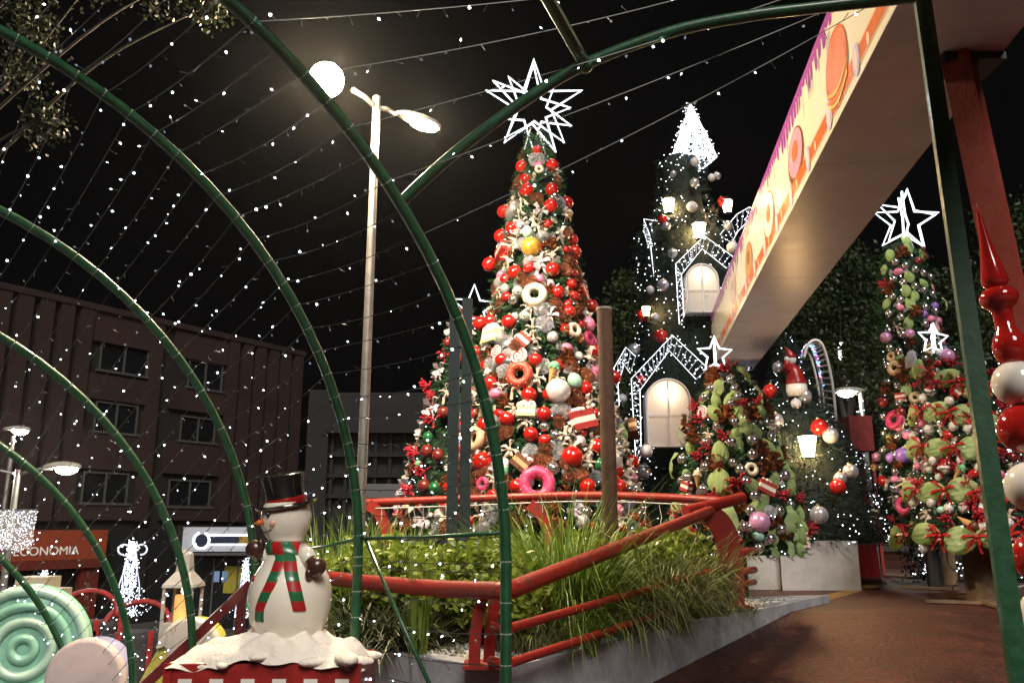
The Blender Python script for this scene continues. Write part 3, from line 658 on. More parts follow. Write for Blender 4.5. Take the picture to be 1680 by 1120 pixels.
# baubles (unit radius)
def bauble(kind, m, name='ball_ornament'):
    b = MB(); b.ball((0, 0, 0), 1, 22, 14); b.lathe([(.22, .94), (.22, 1.1), (.12, 1.14)], 10, mi=1); b.tube([(.0, 0, 1.12), (.09, 0, 1.2), (0, 0, 1.28), (-.09, 0, 1.2)], .02, 5, mi=1, closed=True)
    proto(kind, b.build(name, [m, mat('bauble_cap', (.55, .45, .25), .3, .8, var=0)], None, 60), 'ornament')
bauble('red', mat('bauble_red', (.42, .012, .008), .13, var=.12, scale=3, coat=.5)); bauble('silver', mat('bauble_silver', (.62, .6, .62), .12, .9, var=.05)); bauble('white', mat('bauble_white', (.5, .5, .55), .4, var=.08))
bauble('green', mat('bauble_green', (.02, .16, .05), .18, .2, var=.1, coat=.4)); bauble('maroon', mat('bauble_maroon', (.22, .03, .025), .2, .3, var=.1, coat=.4)); bauble('gold', glitter('bauble_gold', (.75, .36, .03), (.85, .55, .12), metal=.5, scale=9))
bauble('pearl', glitter('bauble_pearl', (.7, .66, .7), (.8, .78, .8), scale=25, metal=.3)); bauble('purple', mat('bauble_purple', (.22, .12, .45), .3, var=.1)); bauble('pink', glitter('bauble_pink', (.7, .25, .55), (.8, .5, .75), scale=14, metal=.3)); bauble('clear', mat('bauble_clear', (.5, .5, .55), .05, .6, var=.05, coat=.5))
# fluffy pompom
b = MB()
for i in range(420):
    d = Vector(rng.normal(size=3)).normalized(); a = d.cross(Vector((.3, .2, .9))).normalized() * .13; l = random.uniform(.9, 1.08); b.add([d * .45 - a, d * .45 + a, d * l], [(0, 1, 2)])
b.ball((0, 0, 0), .82, 12, 8); proto('pompom', b.build('pompom', mat('pompom_white', (.74, .73, .72), .9, var=.08, sheen=.4)), 'ornament')
# doughnut (ring in the x-z plane)
def donut(kind, dough, icing, stripes=None):
    o = E0('doughnut_ornament'); k = 24
    ringp = [Vector((.68 * math.cos(2 * math.pi * i / k), 0, .68 * math.sin(2 * math.pi * i / k))) for i in range(k)]
    MB().tube(ringp, .34, 12, closed=True).build('dough', dough, o, True)
    b = MB(); b.tube([Vector((p.x, -.05, p.z)) for p in ringp], [.335 + .02 * math.sin(i * 2.3) for i in range(k)], 12, closed=True); b.build('icing', icing, o, True)
    if stripes:
        for i in range(10):
            a = i * .628; b = MB(); b.tube([Vector((math.cos(a + .1 * j) * (.42 + .13 * j), -.36 + .05 * abs(j - 2), math.sin(a + .1 * j) * (.42 + .13 * j))) for j in range(5)], .025, 4); b.build('icing_line', stripes, o)
    proto(kind, o, 'ornament')
M_dough = mat('dough', (.52, .32, .15), .7, var=.2, scale=5)
M_cream = mat('cream_icing', (.70, .62, .48), .5, var=.1, scale=4, bump=.2, bscale=12); M_pinki = mat('pink_icing', (.62, .05, .16), .4, var=.12); M_choc = mat('chocolate', (.12, .04, .018), .4, var=.2); M_redi = mat('red_icing', (.40, .05, .025), .45, var=.2)
donut('donut_cream', M_dough, M_cream); donut('donut_pink', M_dough, M_pinki, mat('icing_line_pink', (.75, .42, .5), .5, var=0)); donut('donut_red', M_dough, M_redi, M_cream); donut('donut_plain', M_dough, mat('sugar_glaze', (.6, .44, .27), .5, var=.15)); donut('donut_magenta', M_dough, mat('magenta_icing', (.40, .02, .11), .4, var=.15), None)
# cake slice: wedge with layers, cream on top
def cake(kind, cols, top):
    o = E0('cake_slice_ornament'); n = len(cols); h = 1.1 / n; tri = [(-.75, -.35), (.75, -.35), (.75, .45), (-.75, .25)]
    for i, c in enumerate(cols):
        b = MB(); z0 = -.55 + i * h; s = 1 if i % 2 == 0 else .97; b.add([(x * s, y * s, z0) for x, y in tri] + [(x * s, y * s, z0 + h) for x, y in tri], [(3, 2, 1, 0), (4, 5, 6, 7), (0, 1, 5, 4), (1, 2, 6, 5), (2, 3, 7, 6), (3, 0, 4, 7)]); b.build('layer', c, o)
    b = MB()
    for i in range(11): b.ball((random.uniform(-.65, .65), random.uniform(-.3, .35), .55 + random.uniform(0, .1)), random.uniform(.14, .25), 8, 6)
    b.build('cream_top', top, o, True); proto(kind, o, 'ornament')
M_sponge_r = mat('red_sponge', (.36, .02, .02), .7, var=.15, bump=.2); M_sponge_g = mat('pale_green_sponge', (.45, .5, .28), .7, var=.1); M_sponge_c = mat('chocolate_sponge', (.13, .045, .02), .75, var=.2, bump=.2); M_crm = mat('whipped_cream', (.76, .71, .62), .6, var=.06)
cake('cake_red', [M_sponge_r, M_crm, M_sponge_r], M_crm); cake('cake_green', [M_sponge_g, M_crm, M_sponge_g, M_crm], M_crm); cake('cake_choc', [M_sponge_c, M_dough, M_sponge_c], M_crm)
# ice cream cone
def cone(kind, scoop):
    o = E0('ice_cream_ornament'); MB().lathe([(.03, -1.1), (.38, .1), (.42, .16), (.36, .17)], 14).build('cone', mat('wafer', (.52, .28, .1), .7, var=.2, bump=.5, bscale=10), o, 40)
    b = MB(); b.ball((0, 0, .45), (.48, .48, .45), 14, 9); [b.ball((.42 * math.cos(a), .42 * math.sin(a), .22), .13, 7, 5) for a in np.linspace(0, 6.28, 9)]; b.build('scoop', scoop, o, True); proto(kind, o, 'ornament')
cone('cone_mint', mat('mint', (.16, .50, .26), .5, var=.1)); cone('cone_cream', M_cream); cone('cone_choc', M_choc)
# popsicle
o = E0('popsicle_ornament'); b = MB(); b.lathe([(.34, -.1), (.36, .1), (.36, .6), (.3, .85), (.16, .98), (0, 1.0)], 14); b.build('white_half', M_white_pl, o, 50); MB().lathe([(.2, -.62), (.33, -.5), (.365, -.1), (.365, .12), (.34, .14)], 14).build('green_half', MATS['mint'], o, 50); MB().tube([(0, 0, -1.2), (0, 0, -.5)], .07, 6).build('stick', M_dough, o); proto('popsicle', o, 'ornament')
# swirl lollipop
def lolly(kind, c1, c2):
    o = E0('lollipop_ornament'); nseg = 20; turns = 2.2; b = MB()
    for i in range(nseg * 3):
        t0, t1 = i / (nseg * 3), (i + 1) / (nseg * 3)
    k = 40
    for s in range(2):
        pts = [Vector(((.06 + .78 * i / k) * math.cos(i / k * turns * 6.283 + s * math.pi), -.06, (.06 + .78 * i / k) * math.sin(i / k * turns * 6.283 + s * math.pi))) for i in range(k + 1)]
        MB().tube(pts, .13, 7).build('swirl', (c1, c2)[s], o, True)
    b = MB(); b.lathe([(.9, -.05), (.95, .0), (.9, .12)], 22, rot=Matrix.Rotation(-math.pi / 2, 3, 'X')); b.build('disc', c1, o, 40); MB().tube([(0, .05, -2.0), (0, .05, -.8)], .06, 6).build('stick', M_white_pl, o); proto(kind, o, 'ornament')
lolly('lolly_red', M_glw, M_glr); lolly('lolly_pink', M_glw, M_pinki)
# wrapped sweet: round middle with two pleated fans
def sweet(kind, m, m2=None):
    o = E0('wrapped_sweet_ornament'); MB().ball((0, 0, 0), (.62, .5, .5), 14, 9).build('sweet', m, o, True)
    for s in (-1, 1):
        vs = [(s * .55, 0, 0)]; k = 14
        for i in range(k + 1): a = -1.0 + 2.0 * i / k; vs.append((s * (.6 + .55 * math.cos(a)), .12 * (1 if i % 2 else -1), .62 * math.sin(a)))
        b = MB(); b.add(vs, [(0, i, i + 1) for i in range(1, k + 1)]); b.build('wrapper_fan', m2 or m, o)
    proto(kind, o, 'ornament')
M_tul = mat('clear_cellophane', (.72, .74, .80), .06, var=.2, scale=7, trans=.4, alpha=.32, coat=1); M_cop = glitter('copper_glitter', (.20, .055, .028), (.36, .14, .08)); M_pinkc = mat('pink_wrapper', (.62, .18, .32), .25, var=.2)
sweet('sweet_copper', M_cop, M_tul); sweet('sweet_clear', M_tul); sweet('sweet_pink', M_pinkc, M_tul); sweet('sweet_mint', mat('mint_wrapper', (.35, .62, .5), .25, var=.25, scale=6), M_tul); sweet('sweet_stripe', M_glr, M_crm)
# ribbon bow: loops and tails
def bow(kind, m, loops=6, wd=.34, l=.85, edge=None, tails=2, name='ribbon_bow', knot=True):
    o = E0(name)
    for i in range(loops):
        a = 2 * math.pi * i / loops + random.uniform(-.25, .25); d = Vector((math.cos(a), 0, math.sin(a))); s = Vector((-d.z, 0, d.x)); L_ = l * random.uniform(.65, 1.15); fi = random.uniform(.2, 1.15) * random.choice((-1, 1)); b = MB(); n = 8; vs = []
        for k in range(n + 1):
            t = k / n; rr = L_ * math.sin(math.pi * t) ** .8; y = -.05 - .42 * math.sin(math.pi * t) * (1 if t > .5 else .35) - .1 * t; wv = wd * (.35 + .65 * math.sin(math.pi * t)) / 2
            c = d * rr + Vector((0, y, 0)) + (s * .1 * math.sin(9 * t + i)); sw = s * math.cos(fi) + Vector((0, math.sin(fi), 0)); vs += [c - sw * wv, c + sw * wv]
        b.add(vs, [(2 * k, 2 * k + 1, 2 * k + 3, 2 * k + 2) for k in range(n)]); b.build('loop', m, o, True)
    for i in range(tails):
        sx = -1 if i % 2 else 1; b = MB(); vs = []
        for k in range(6):
            t = k / 5; c = Vector((sx * .5 * t + .06 * math.sin(6 * t), -.12 - .1 * math.sin(5 * t), -1.1 * t)); vs += [c - Vector((wd * .32, 0, 0)), c + Vector((wd * .32, 0, 0))]
        b.add(vs, [(2 * k, 2 * k + 1, 2 * k + 3, 2 * k + 2) for k in range(5)]); b.build('tail', m, o, True)
    if knot: MB().ball((0, -.2, 0), (.16, .14, .16), 10, 7).build('knot', m, o, True)
    proto(kind, o, 'bow')
M_rib_cream = mat('cream_print_ribbon', (.72, .62, .52), .5, col2=(.45, .10, .08), scale=11, sub=.15); _r = [n_ for n_ in M_rib_cream.node_tree.nodes if n_.type == 'VALTORGB'][0].color_ramp; _r.elements[0].position = .56; _r.elements[1].position = .62; M_rib_red = mat('red_satin_ribbon', (.34, .012, .012), .3, var=.25, scale=5); M_rib_white = mat('lilac_white_ribbon', (.66, .58, .64), .45, var=.12, sub=.2); M_rib_brown = glitter('brown_glitter_ribbon', (.16, .035, .012), (.30, .09, .03), scale=90)
bow('bow_cream', M_rib_cream, 5, .42, .8); bow('bow_red', M_rib_red, 6, .3, .95, tails=2); bow('bow_white', M_rib_white, 5, .5, .9); bow('bow_brown', M_rib_brown, 9, .4, .8, tails=0, name='ribbon_flower')
# puffs of gathered mesh fabric
def puff(kind, m, seedk, sx=1, sz=1, name='mesh_puff', crumple=.06):
    n, k = 48, 16; vs = []; fs = []; r_ = np.random.default_rng(seedk); ph = r_.uniform(0, 6, 6)
    for i in range(k + 1):
        t = i / k; pr = math.sin(math.pi * min(1, t * 1.0)) ** .55 * (1 - .25 * t) if 0 < t < 1 else .06
        for j in range(n):
            a = 2 * math.pi * j / n; rr = pr * (1 + .04 * math.sin(15 * a + ph[0] + 2.5 * t) * (1.3 - t) + .05 * math.sin(5 * a + 6 * t + ph[4]) + .08 * math.sin(3 * a + ph[1] + 4 * t) + .05 * math.sin(13 * a + ph[2]))
            rr *= 1 + r_.uniform(-crumple, crumple); vs.append((sx * rr * .62 * math.cos(a), rr * .4 * math.sin(a), sz * (t - .5) * 1.6 + .06 * math.sin(2 * a + ph[3]) + r_.uniform(-.6, .6) * crumple * .3))
    for i in range(k):
        for j in range(n): fs.append((i * n + j, i * n + (j + 1) % n, (i + 1) * n + (j + 1) % n, (i + 1) * n + j))
    b = MB(); b.add(vs, fs); proto(kind, b.build(name, m, None, crumple < .1), 'ornament')
M_gmesh = mat('green_mesh_fabric', (.62, .84, .32), .3, col2=(.76, .90, .50), scale=16, trans=.45, alpha=.78, bump=.8, bscale=30)
puff('puff_green', M_gmesh, 1, crumple=.06); puff('puff_green_b', M_gmesh, 2, 1.15, .95, crumple=.055); puff('puff_copper', M_cop, 3, 1.1, .75, name='fabric_puff', crumple=.2); puff('puff_clear', M_tul, 4, 1.1, .8, name='cellophane_puff', crumple=.28)
# red berry sprig
b = MB()
for i in range(26):
    d = Vector((random.gauss(0, .6), random.uniform(-1, -.1), random.gauss(0, .45) + .1)).normalized(); l = random.uniform(.4, 1.1); b.tube([(0, 0, 0), d * l], .02, 3, cap=False); [b.ball(d * l * t, .085, 6, 5) for t in (.6, .8, 1)]
proto('berries', b.build('berry_sprig', mat('berry_red', (.45, .012, .03), .3, var=.2), None, True), 'ornament')
# leaf ribbon for the small tree
b = MB(); vs = []; n = 22
for k in range(n + 1):
    t = k / n; wv = .45 * math.sin(math.pi * min(1, t * .96 + .03)) ** .7; c = Vector((0, -.25 * math.sin(math.pi * t), .9 - 1.8 * t)); vs += [c + Vector((-wv * (1 + .05 * math.sin(11 * t)), .09 * math.sin(13 * t) + .06, .05 * math.sin(9 * t))), c + Vector((.1 * math.sin(4 * t), -.1, 0)), c + Vector((wv * (1 + .05 * math.sin(9 * t + 2)), .09 * math.sin(12 * t + 1.5) + .06, 0))]
b.add(vs, [f for k in range(n) for f in ((3 * k, 3 * k + 1, 3 * k + 4, 3 * k + 3), (3 * k + 1, 3 * k + 2, 3 * k + 5, 3 * k + 4))]); proto('leaf', b.build('leaf_ribbon', M_gmesh, None, True), 'ornament')
o = E0('santa_hat_ornament'); MB().lathe([(.6, -.3), (.58, 0), (.42, .4), (.2, .8), (.05, 1.0)], 16, off=[(0, 0), (0, 0), (.06, 0), (.2, 0), (.42, 0)]).build('hat', M_rib_red, o, True)
b = MB(); [b.ball((.58 * math.cos(a), .58 * math.sin(a), -.32), .19, 7, 5) for a in np.linspace(0, 6.0, 14)]; b.build('fur_band', MATS['pompom_white'], o, True); MB().ball((.46, 0, 1.05), .17, 8, 6).build('bobble', MATS['pompom_white'], o, True); proto('santa_hat', o, 'ornament')

# ---- stars of rope light
def star_pts(ro, ri, rot=0, n=5): return [((ro if i % 2 == 0 else ri) * math.sin(math.pi * i / n + rot), (ro if i % 2 == 0 else ri) * math.cos(math.pi * i / n + rot)) for i in range(2 * n)]
def star(px, py, Y, size_px, label, layers, stem_px, tube=.014, tilt=0):
    c = P(px, py, Y); s = size_px * Y / 1389; o = thing('rope_light_star', c, label, 'star', None)
    for (ro, ri, rot, yaw, dep) in layers:
        Mx = Matrix.Rotation(yaw, 3, 'Z'); pts = [Mx @ Vector((x * s, dep * s, z * s)) for x, z in star_pts(ro, ri, rot + tilt)]
        MB().tube(pts, tube, 6, closed=True).build('star_outline', M_rope, o, True)
        for i in range(0, 10, 2):
            q = pts[i]; MB().tube([q, Vector((q.x * .97, q.y + .06 * s, q.z * .97))], tube * .7, 5).build('spacer', M_white_pl, o)
    for dx in (-.14, .14): MB().tube([(dx * s * .5, 0, -.45 * s), (dx * s * 1.6, 0, -stem_px * Y / 1389)], .01, 5).build('stem', M_white_pl, o)
    return o
# ---- the big candy tree
T1 = Tree('christmas_tree', 'tallest decorated tree covered in sweets and red balls, star on top', 884, 12.6, [(222, 8), (250, 15), (300, 29), (400, 50), (500, 71), (600, 95), (700, 124), (800, 152), (880, 172)], .5, M_pine, 7500, 420, .12)
star(876, 176, 12.55, 92, 'large double white light star on the tallest tree', [(1, .36, 0, 0, -.1), (.97, .34, .03, .55, .05), (.84, .30, math.pi / 5, .2, .12)], 95, .02)
G1 = 'red balls on the tallest tree'; LB = 'glossy red ball hanging on the tallest candy tree'
for x, y in ((862, 276), (900, 275), (868, 316), (901, 315), (833, 349), (900, 342), (922, 335), (846, 377), (829, 389), (931, 396), (810, 435), (849, 450), (904, 446), (912, 483), (935, 416), (963, 504), (929, 515), (795, 532), (811, 529), (839, 531), (787, 580), (968, 579), (828, 593), (879, 594), (810, 632), (869, 651), (892, 682), (872, 715), (1029, 760), (835, 690), (955, 640), (1000, 620), (975, 735), (800, 700), (1010, 800), (850, 800), (960, 800)):
    p, n = T1.hit(x, y); place('red', p, n, .112 * random.uniform(.93, 1.05), 0, .07, LB, G1)
for x, y, k, lb in ((935, 753, .16, 'large red ball with a ribbon low on the tallest tree'), (798, 761, .15, 'large dark red ball near the two slate posts')):
    p, n = T1.hit(x, y); place('red', p, n, k, 0, .08, lb)
for kind, x, y, s, roll, lb in (('gold', 873, 410, .155, 0, 'golden glitter ball in the upper middle of the tallest tree'), ('pearl', 913, 645, .18, 0, 'large pearly white ball on the tallest tree'),
    ('silver', 905, 772, .1, 0, 'small silver ball above the pink doughnut'), ('green', 978, 765, .09, 0, 'green ball low beside the rusty pole'), ('white', 1050, 742, .1, 0, 'matt white ball at the lower edge of the tallest tree'),
    ('donut_cream', 878, 488, .19, 0, 'cream iced doughnut high on the tallest tree'), ('donut_red', 855, 618, .2, 0, 'red brown iced doughnut on the tallest tree'), ('donut_pink', 881, 797, .25, 0, 'bright pink iced doughnut behind the far railing'),
    ('donut_plain', 985, 668, .19, 0, 'plain sugar doughnut partly behind the rusty pole'), ('donut_pink', 798, 796, .1, 0, 'small pink doughnut by the two slate posts'), ('donut_plain', 787, 722, .19, .3, 'sugared doughnut half hidden behind the slate post'),
    ('donut_cream', 884, 283, .075, 0, 'tiny cream doughnut near the top of the tallest tree'),
    ('cake_red', 950, 692, .24, -.25, 'big red cake slice heaped with cream'), ('cake_green', 866, 676, .17, .05, 'pale green layered cake slice'), ('cake_choc', 857, 762, .17, .7, 'chocolate layer cake slice above the popsicle'),
    ('cake_red', 862, 562, .15, .75, 'tilted red and white cake slice by the swirl lollipops'), ('cake_choc', 1028, 705, .2, .35, 'chocolate cake slice at the edge right of the rusty pole'), ('cake_red', 832, 414, .19, -.5, 'cream topped red cup cake high on the left of the tallest tree'),
    ('cake_green', 815, 553, .22, 0, 'white cream cake slice left of the swirl lollipops'), ('cake_red', 948, 483, .15, 1.0, 'tilted red cake slice on the right edge of the tallest tree'),
    ('cone_mint', 905, 612, .17, .35, 'mint ice cream cone above the pearly ball'), ('cone_cream', 925, 355, .13, .4, 'vanilla ice cream cone near the treetop'), ('popsicle', 832, 772, .15, 0, 'white and green popsicle beside the slanted green arch'),
    ('lolly_red', 853, 587, .15, 0, 'red and white swirl lollipop on the tallest tree'), ('lolly_red', 820, 580, .11, .2, 'smaller swirl lollipop left of the larger one'), ('donut_magenta', 958, 560, .13, 0, 'hot pink doughnut on the right edge of the tallest tree'), ('sweet_pink', 957, 535, .2, 1.5, 'hot pink wrapped sweet on the right edge of the tallest tree'),
    ('sweet_mint', 868, 385, .17, 1.3, 'mint wrapped sweet above the golden ball'), ('sweet_clear', 868, 434, .15, 1.5, 'clear wrapped sweet under the golden ball'), ('sweet_mint', 938, 628, .2, 1.1, 'mint wrapped sweet right of the ice cream cone'), ('puff_green', 1012, 712, .18, 0, 'lime green fabric puff right of the rusty pole'), ('donut_cream', 936, 545, .12, .2, 'cream sprinkle doughnut below the pink sweet')):
    p, n = T1.hit(x, y); place(kind, p, n, s, roll, .09, lb)
def fill(T, kinds, n, y0, y1, gname, tname, mind=.17, taken=None, arc=(-2.95, -.2)):
    pts = taken if taken is not None else []; c = 0; tries = 0
    while c < n and tries < n * 60:
        tries += 1; z = T.zmin + (T.zmax - T.zmin) * (1 - math.sqrt(random.random() * .97)) * 1.0; a = random.uniform(*arc); p, nn = T.at(a, z)
        if any((p - q).length < mind for q in pts): continue
        pts.append(p); k = random.choices([x[0] for x in kinds], [x[1] for x in kinds])[0]; kk = next(x for x in kinds if x[0] == k); roll = random.uniform(-.8, .8) if k not in ('puff_copper',) else random.uniform(-1.5, 1.5)
        place(k, p, nn, kk[2] * random.uniform(.85, 1.25), roll, kk[4] if len(kk) > 4 else .04, kk[3] + ' ' + tname, kk[3] + ' ' + tname); c += 1
    return pts
taken = [Vector(o.matrix_world.translation) for o in sc.objects if o.parent is None and o.get('category') == 'ornament' and o.location.length > .5]
fill(T1, [('bow_cream', 34, .155, 'cream printed ribbon bow tucked'), ('puff_copper', 22, .19, 'copper glitter fabric puff tucked'), ('puff_clear', 13, .19, 'clear cellophane puff tucked'), ('bow_brown', 7, .15, 'brown glitter ribbon flower tucked'), ('sweet_copper', 10, .2, 'copper wrapped sweet tucked'), ('sweet_stripe', 14, .15, 'red and white wrapped sweet tucked'), ('sweet_clear', 8, .2, 'silvery wrapped sweet tucked'), ('silver', 9, .075, 'small silver ball tucked'), ('red', 13, .08, 'small red ball tucked'), ('bow_white', 5, .15, 'pale white ribbon bow tucked'), ('sweet_pink', 8, .15, 'pink wrapped sweet tucked'), ('pearl', 5, .08, 'small pearly ball tucked')], 300, 0, 0, '', 'among the sweets of the tallest tree', .122, taken)
# ---- smaller tree left behind
T2 = Tree('christmas_tree', 'smaller tree with berries and white bows behind the two slate posts', 762, 13.6, [(505, 6), (560, 26), (640, 48), (740, 72), (810, 92), (880, 105)], .5, M_pine, 2600, 120, .10)
star(778, 505, 13.5, 42, 'small white light star behind the slanted green arch', [(1, .42, 0, .3, 0)], 40, .016)
tk = []
for x, y, k, s, lb in ((722, 748, 'maroon', .1, 'maroon ball high on the berry tree'), (700, 798, 'maroon', .1, 'maroon ball low on the berry tree'), (707, 718, 'green', .085, 'green ball high on the berry tree'), (716, 802, 'green', .1, 'green ball low on the berry tree'), (716, 672, 'bow_white', .22, 'pale lilac bow high on the berry tree'), (728, 610, 'bow_white', .16, 'pale lilac bow near the berry tree top'), (672, 802, 'bow_white', .2, 'pale lilac bow at the lowest edge of the berry tree'),
    (690, 745, 'berries', .22, 'red berry sprig in the middle of the berry tree edge'), (715, 690, 'berries', .2, 'red berry sprig beside the upper lilac bow'), (700, 775, 'berries', .18, 'red berry sprig between the maroon balls'), (712, 635, 'berries', .2, 'topmost red berry sprig sticking out'), (690, 765, 'cone_mint', .1, 'small mint cone on the berry tree edge')):
    p, n = T2.hit(x, y); tk.append(p); place(k, p, n, s, random.uniform(-.3, .3), .06, lb)
fill(T2, [('berries', 18, .17, 'red berry sprig set'), ('bow_white', 18, .17, 'pale lilac bow set'), ('maroon', 20, .09, 'maroon ball set'), ('bow_cream', 16, .15, 'cream ribbon bow set'), ('puff_copper', 16, .2, 'copper fabric puff set')], 46, 0, 0, '', 'in the small berry tree', .2, tk, (-3.1, -1.2))
# ------------------------------------------------------------------ garland castle tower
YT = 16.2
T3 = Tree('garland_tower', 'dark garland covered tower with lit arched windows and a glowing spire', 1130, YT, [(262, 34), (330, 40), (362, 48), (385, 76), (500, 82), (560, 88), (640, 96), (760, 104), (900, 108)], .5, M_pine_dark, 5200, 620, .10, ledm=M_led_soft)
T3.o['category'] = 'tower'
LT = Vector(T3.o.location); mpx = YT / 1389
# glowing spire
def tube_obj(pts, r, n, name, m, par, closed=False): return MB().tube(pts, r, n, closed=closed).build(name, m, par, True)
apex = P(1133, 172, YT) - LT; zc = P(1133, 266, YT).z - LT.z; rr = 44 * mpx; cxy = P(1136, 266, YT) - LT
cor = [Vector((cxy.x + rr * math.cos(a), rr * math.sin(a), zc)) for a in (R(-30), R(60), R(150), R(240))]
for i in range(4):
    tube_obj([cor[i], apex], .022, 6, 'spire_edge', M_rope, T3.o); tube_obj([cor[i], cor[(i + 1) % 4]], .018, 6, 'spire_base_edge', M_rope, T3.o)
b = MB(); wm = MB()
for i in range(4):
    A, B = cor[i], cor[(i + 1) % 4]
    for k in range(150):
        u, v = random.random(), random.random() ** .6
        p = A.lerp(B, u).lerp(apex, 1 - v); q = p + Vector((random.uniform(-.1, .1), random.uniform(-.05, .05), random.uniform(-.12, .12))); wm.tube([p, p.lerp(q, .5) + Vector((0, 0, .03)), q], .0055, 3, cap=False); bulb(b, q, Vector((0, 0, 1)), .012); bulb(b, p, Vector((0, 0, 1)), .010)
wm.build('spire_wires', glow('spire_wire_glow', (.85, .9, 1), .45), T3.o, kind='stuff'); b.build('spire_bulbs', M_led_soft, T3.o, kind='stuff')
# windows: translucent pane in front of a lamp, with frame and cross bars
M_pane = mat('frosted_pane', (.80, .76, .76), .5, var=.04, trans=.5)
M_frame = mat('white_frame', (.62, .6, .62), .45, var=.05)
def arch_poly(w_, h, n=14): return [(w_ / 2, 0)] + [(w_ / 2 * math.cos(math.pi * k / n), h - w_ / 2 + w_ / 2 * math.sin(math.pi * k / n)) for k in range(n + 1)] + [(-w_ / 2, 0)]
def window(x0, x1, y0, y1, power):
    Yw = YT - T3.r(P(1130, (y0 + y1) / 2, YT).z) - .16
    a, c = P((x0 + x1) / 2, y1, Yw), P((x0 + x1) / 2, y0, Yw); w_ = (x1 - x0) * Yw / 1389; h = c.z - a.z; base = a - LT
    f = E0('window'); f.parent = T3.o; f.location = base
    pl = arch_poly(w_, h); MB().add([(x, 0, z) for x, z in pl], [tuple(range(len(pl)))]).build('pane', M_pane, f)
    MB().tube([Vector((x, -.012, z)) for x, z in pl], .022, 6, closed=True).build('frame', M_frame, f)
    MB().box((0, -.016, h * .5), (.03, .03, h)).build('mullion', M_frame, f); MB().box((0, -.016, h * .45), (w_, .028, .028)).build('transom', M_frame, f)
    pb_ = arch_poly(w_ + .04, h + .02); b = MB(); n = len(pb_); vs = [(x, .30, z) for x, z in pb_] + [(x, .01, z) for x, z in pb_]; b.add(vs, [tuple(range(n))] + [(i, (i + 1) % n, (i + 1) % n + n, i + n) for i in range(n)]); b.build('light_box', M_frame, f)
    MB().ball((0, .15, h * .80), .05, 10, 8).build('bulb', glow('window_bulb%d' % power, (1, .72, .42), power, True), f, True)
    return base, w_, h
w1 = window(1128, 1182, 434, 512, 42); w2 = window(1063, 1136, 622, 732, 60)
# gables of white lattice lights around the windows
def gable(pts2, Yg, wd, label='gable'):
    """ladder-like lattice following a polyline, wd deep towards the viewer"""
    f = E0('light_gable'); f.parent = T3.o
    pts = [P(x, y, Yg) - LT for x, y in pts2]; cen = sum(pts, Vector()) / len(pts) + Vector((0, 0, -.35)); outs = [(lambda v: (v - Vector((0, v.y, 0))).normalized() * wd * .75 + Vector((0, -wd * .5, 0)))(p - cen) for p in pts]
    for q in (pts, [p + e for p, e in zip(pts, outs)]): MB().tube(q, .006, 5).build('rail', M_rope, f)
    wm = MB(); b = MB()
    for a, c, ea, ec in zip(pts, pts[1:], outs, outs[1:]):
        k = max(2, int((c - a).length / .09))
        for i in range(k + 1):
            p = a.lerp(c, i / k); dep = ea.lerp(ec, i / k); wm.tube([p, p + dep], .005, 4, cap=False)
            for _ in range(3): bulb(b, p + dep * random.random() + Vector((random.uniform(-.04, .04), 0, random.uniform(-.04, .04))), Vector((0, 0, 1)), .009)
    wm.build('rungs', MATS['spire_wire_glow'], f, kind='stuff'); b.build('gable_bulbs', M_led_soft, f, kind='stuff')
gable([(1122, 520), (1118, 450), (1152, 408), (1192, 440)], YT - 1.05, .28)
gable([(1052, 745), (1050, 640), (1098, 575), (1142, 622)], YT - 1.35, .34)
gable([(1016, 665), (1014, 630), (1024, 598), (1034, 612)], YT - .6, .4)
gable([(1072, 470), (1066, 410), (1058, 384), (1078, 388)], YT - .2, .35); gable([(1200, 400), (1210, 380), (1222, 368), (1226, 372)], YT - .3, .4)
# lanterns on the garland
def lantern(px, py, Y, s, label, power=60):
    p = P(px, py, Y); o = thing('wall_lantern', p, label, 'lantern', 'warm lanterns on the garlands'); h = .26 * s; w_ = .085 * s
    MB().lathe([(w_ * .7, -h / 2), (w_ * 1.15, h * .35), (w_ * 1.15, h * .36)], 6).build('glass', glow('lantern_glow%d' % power, (1, .60, .26), power, True), o)
    MB().lathe([(w_ * 1.4, h * .36), (w_ * 1.3, h * .42), (w_ * .5, h * .62), (.01, h * .75)], 6).build('roof', M_black, o); MB().lathe([(w_ * .8, -h * .56), (w_ * .8, -h * .5)], 6).build('base', M_black, o)
    for k in range(6): a = k * math.pi / 3; MB().tube([(w_ * .74 * math.cos(a), w_ * .74 * math.sin(a), -h / 2), (w_ * 1.2 * math.cos(a), w_ * 1.2 * math.sin(a), h * .36)], .006, 4).build('bar', M_black, o)
lantern(1097, 337, YT - .55, 1.25, 'warm lantern left of the garland tower top', 55); lantern(1193, 338, YT - .3, 1.1, 'warm lantern right of the garland tower top', 55); lantern(1147, 378, YT - 1.0, 1.3, 'bright warm lantern above the upper arched window', 60); lantern(1060, 510, YT - .6, .8, 'small warm lantern at the left flank of the garland tower', 60)
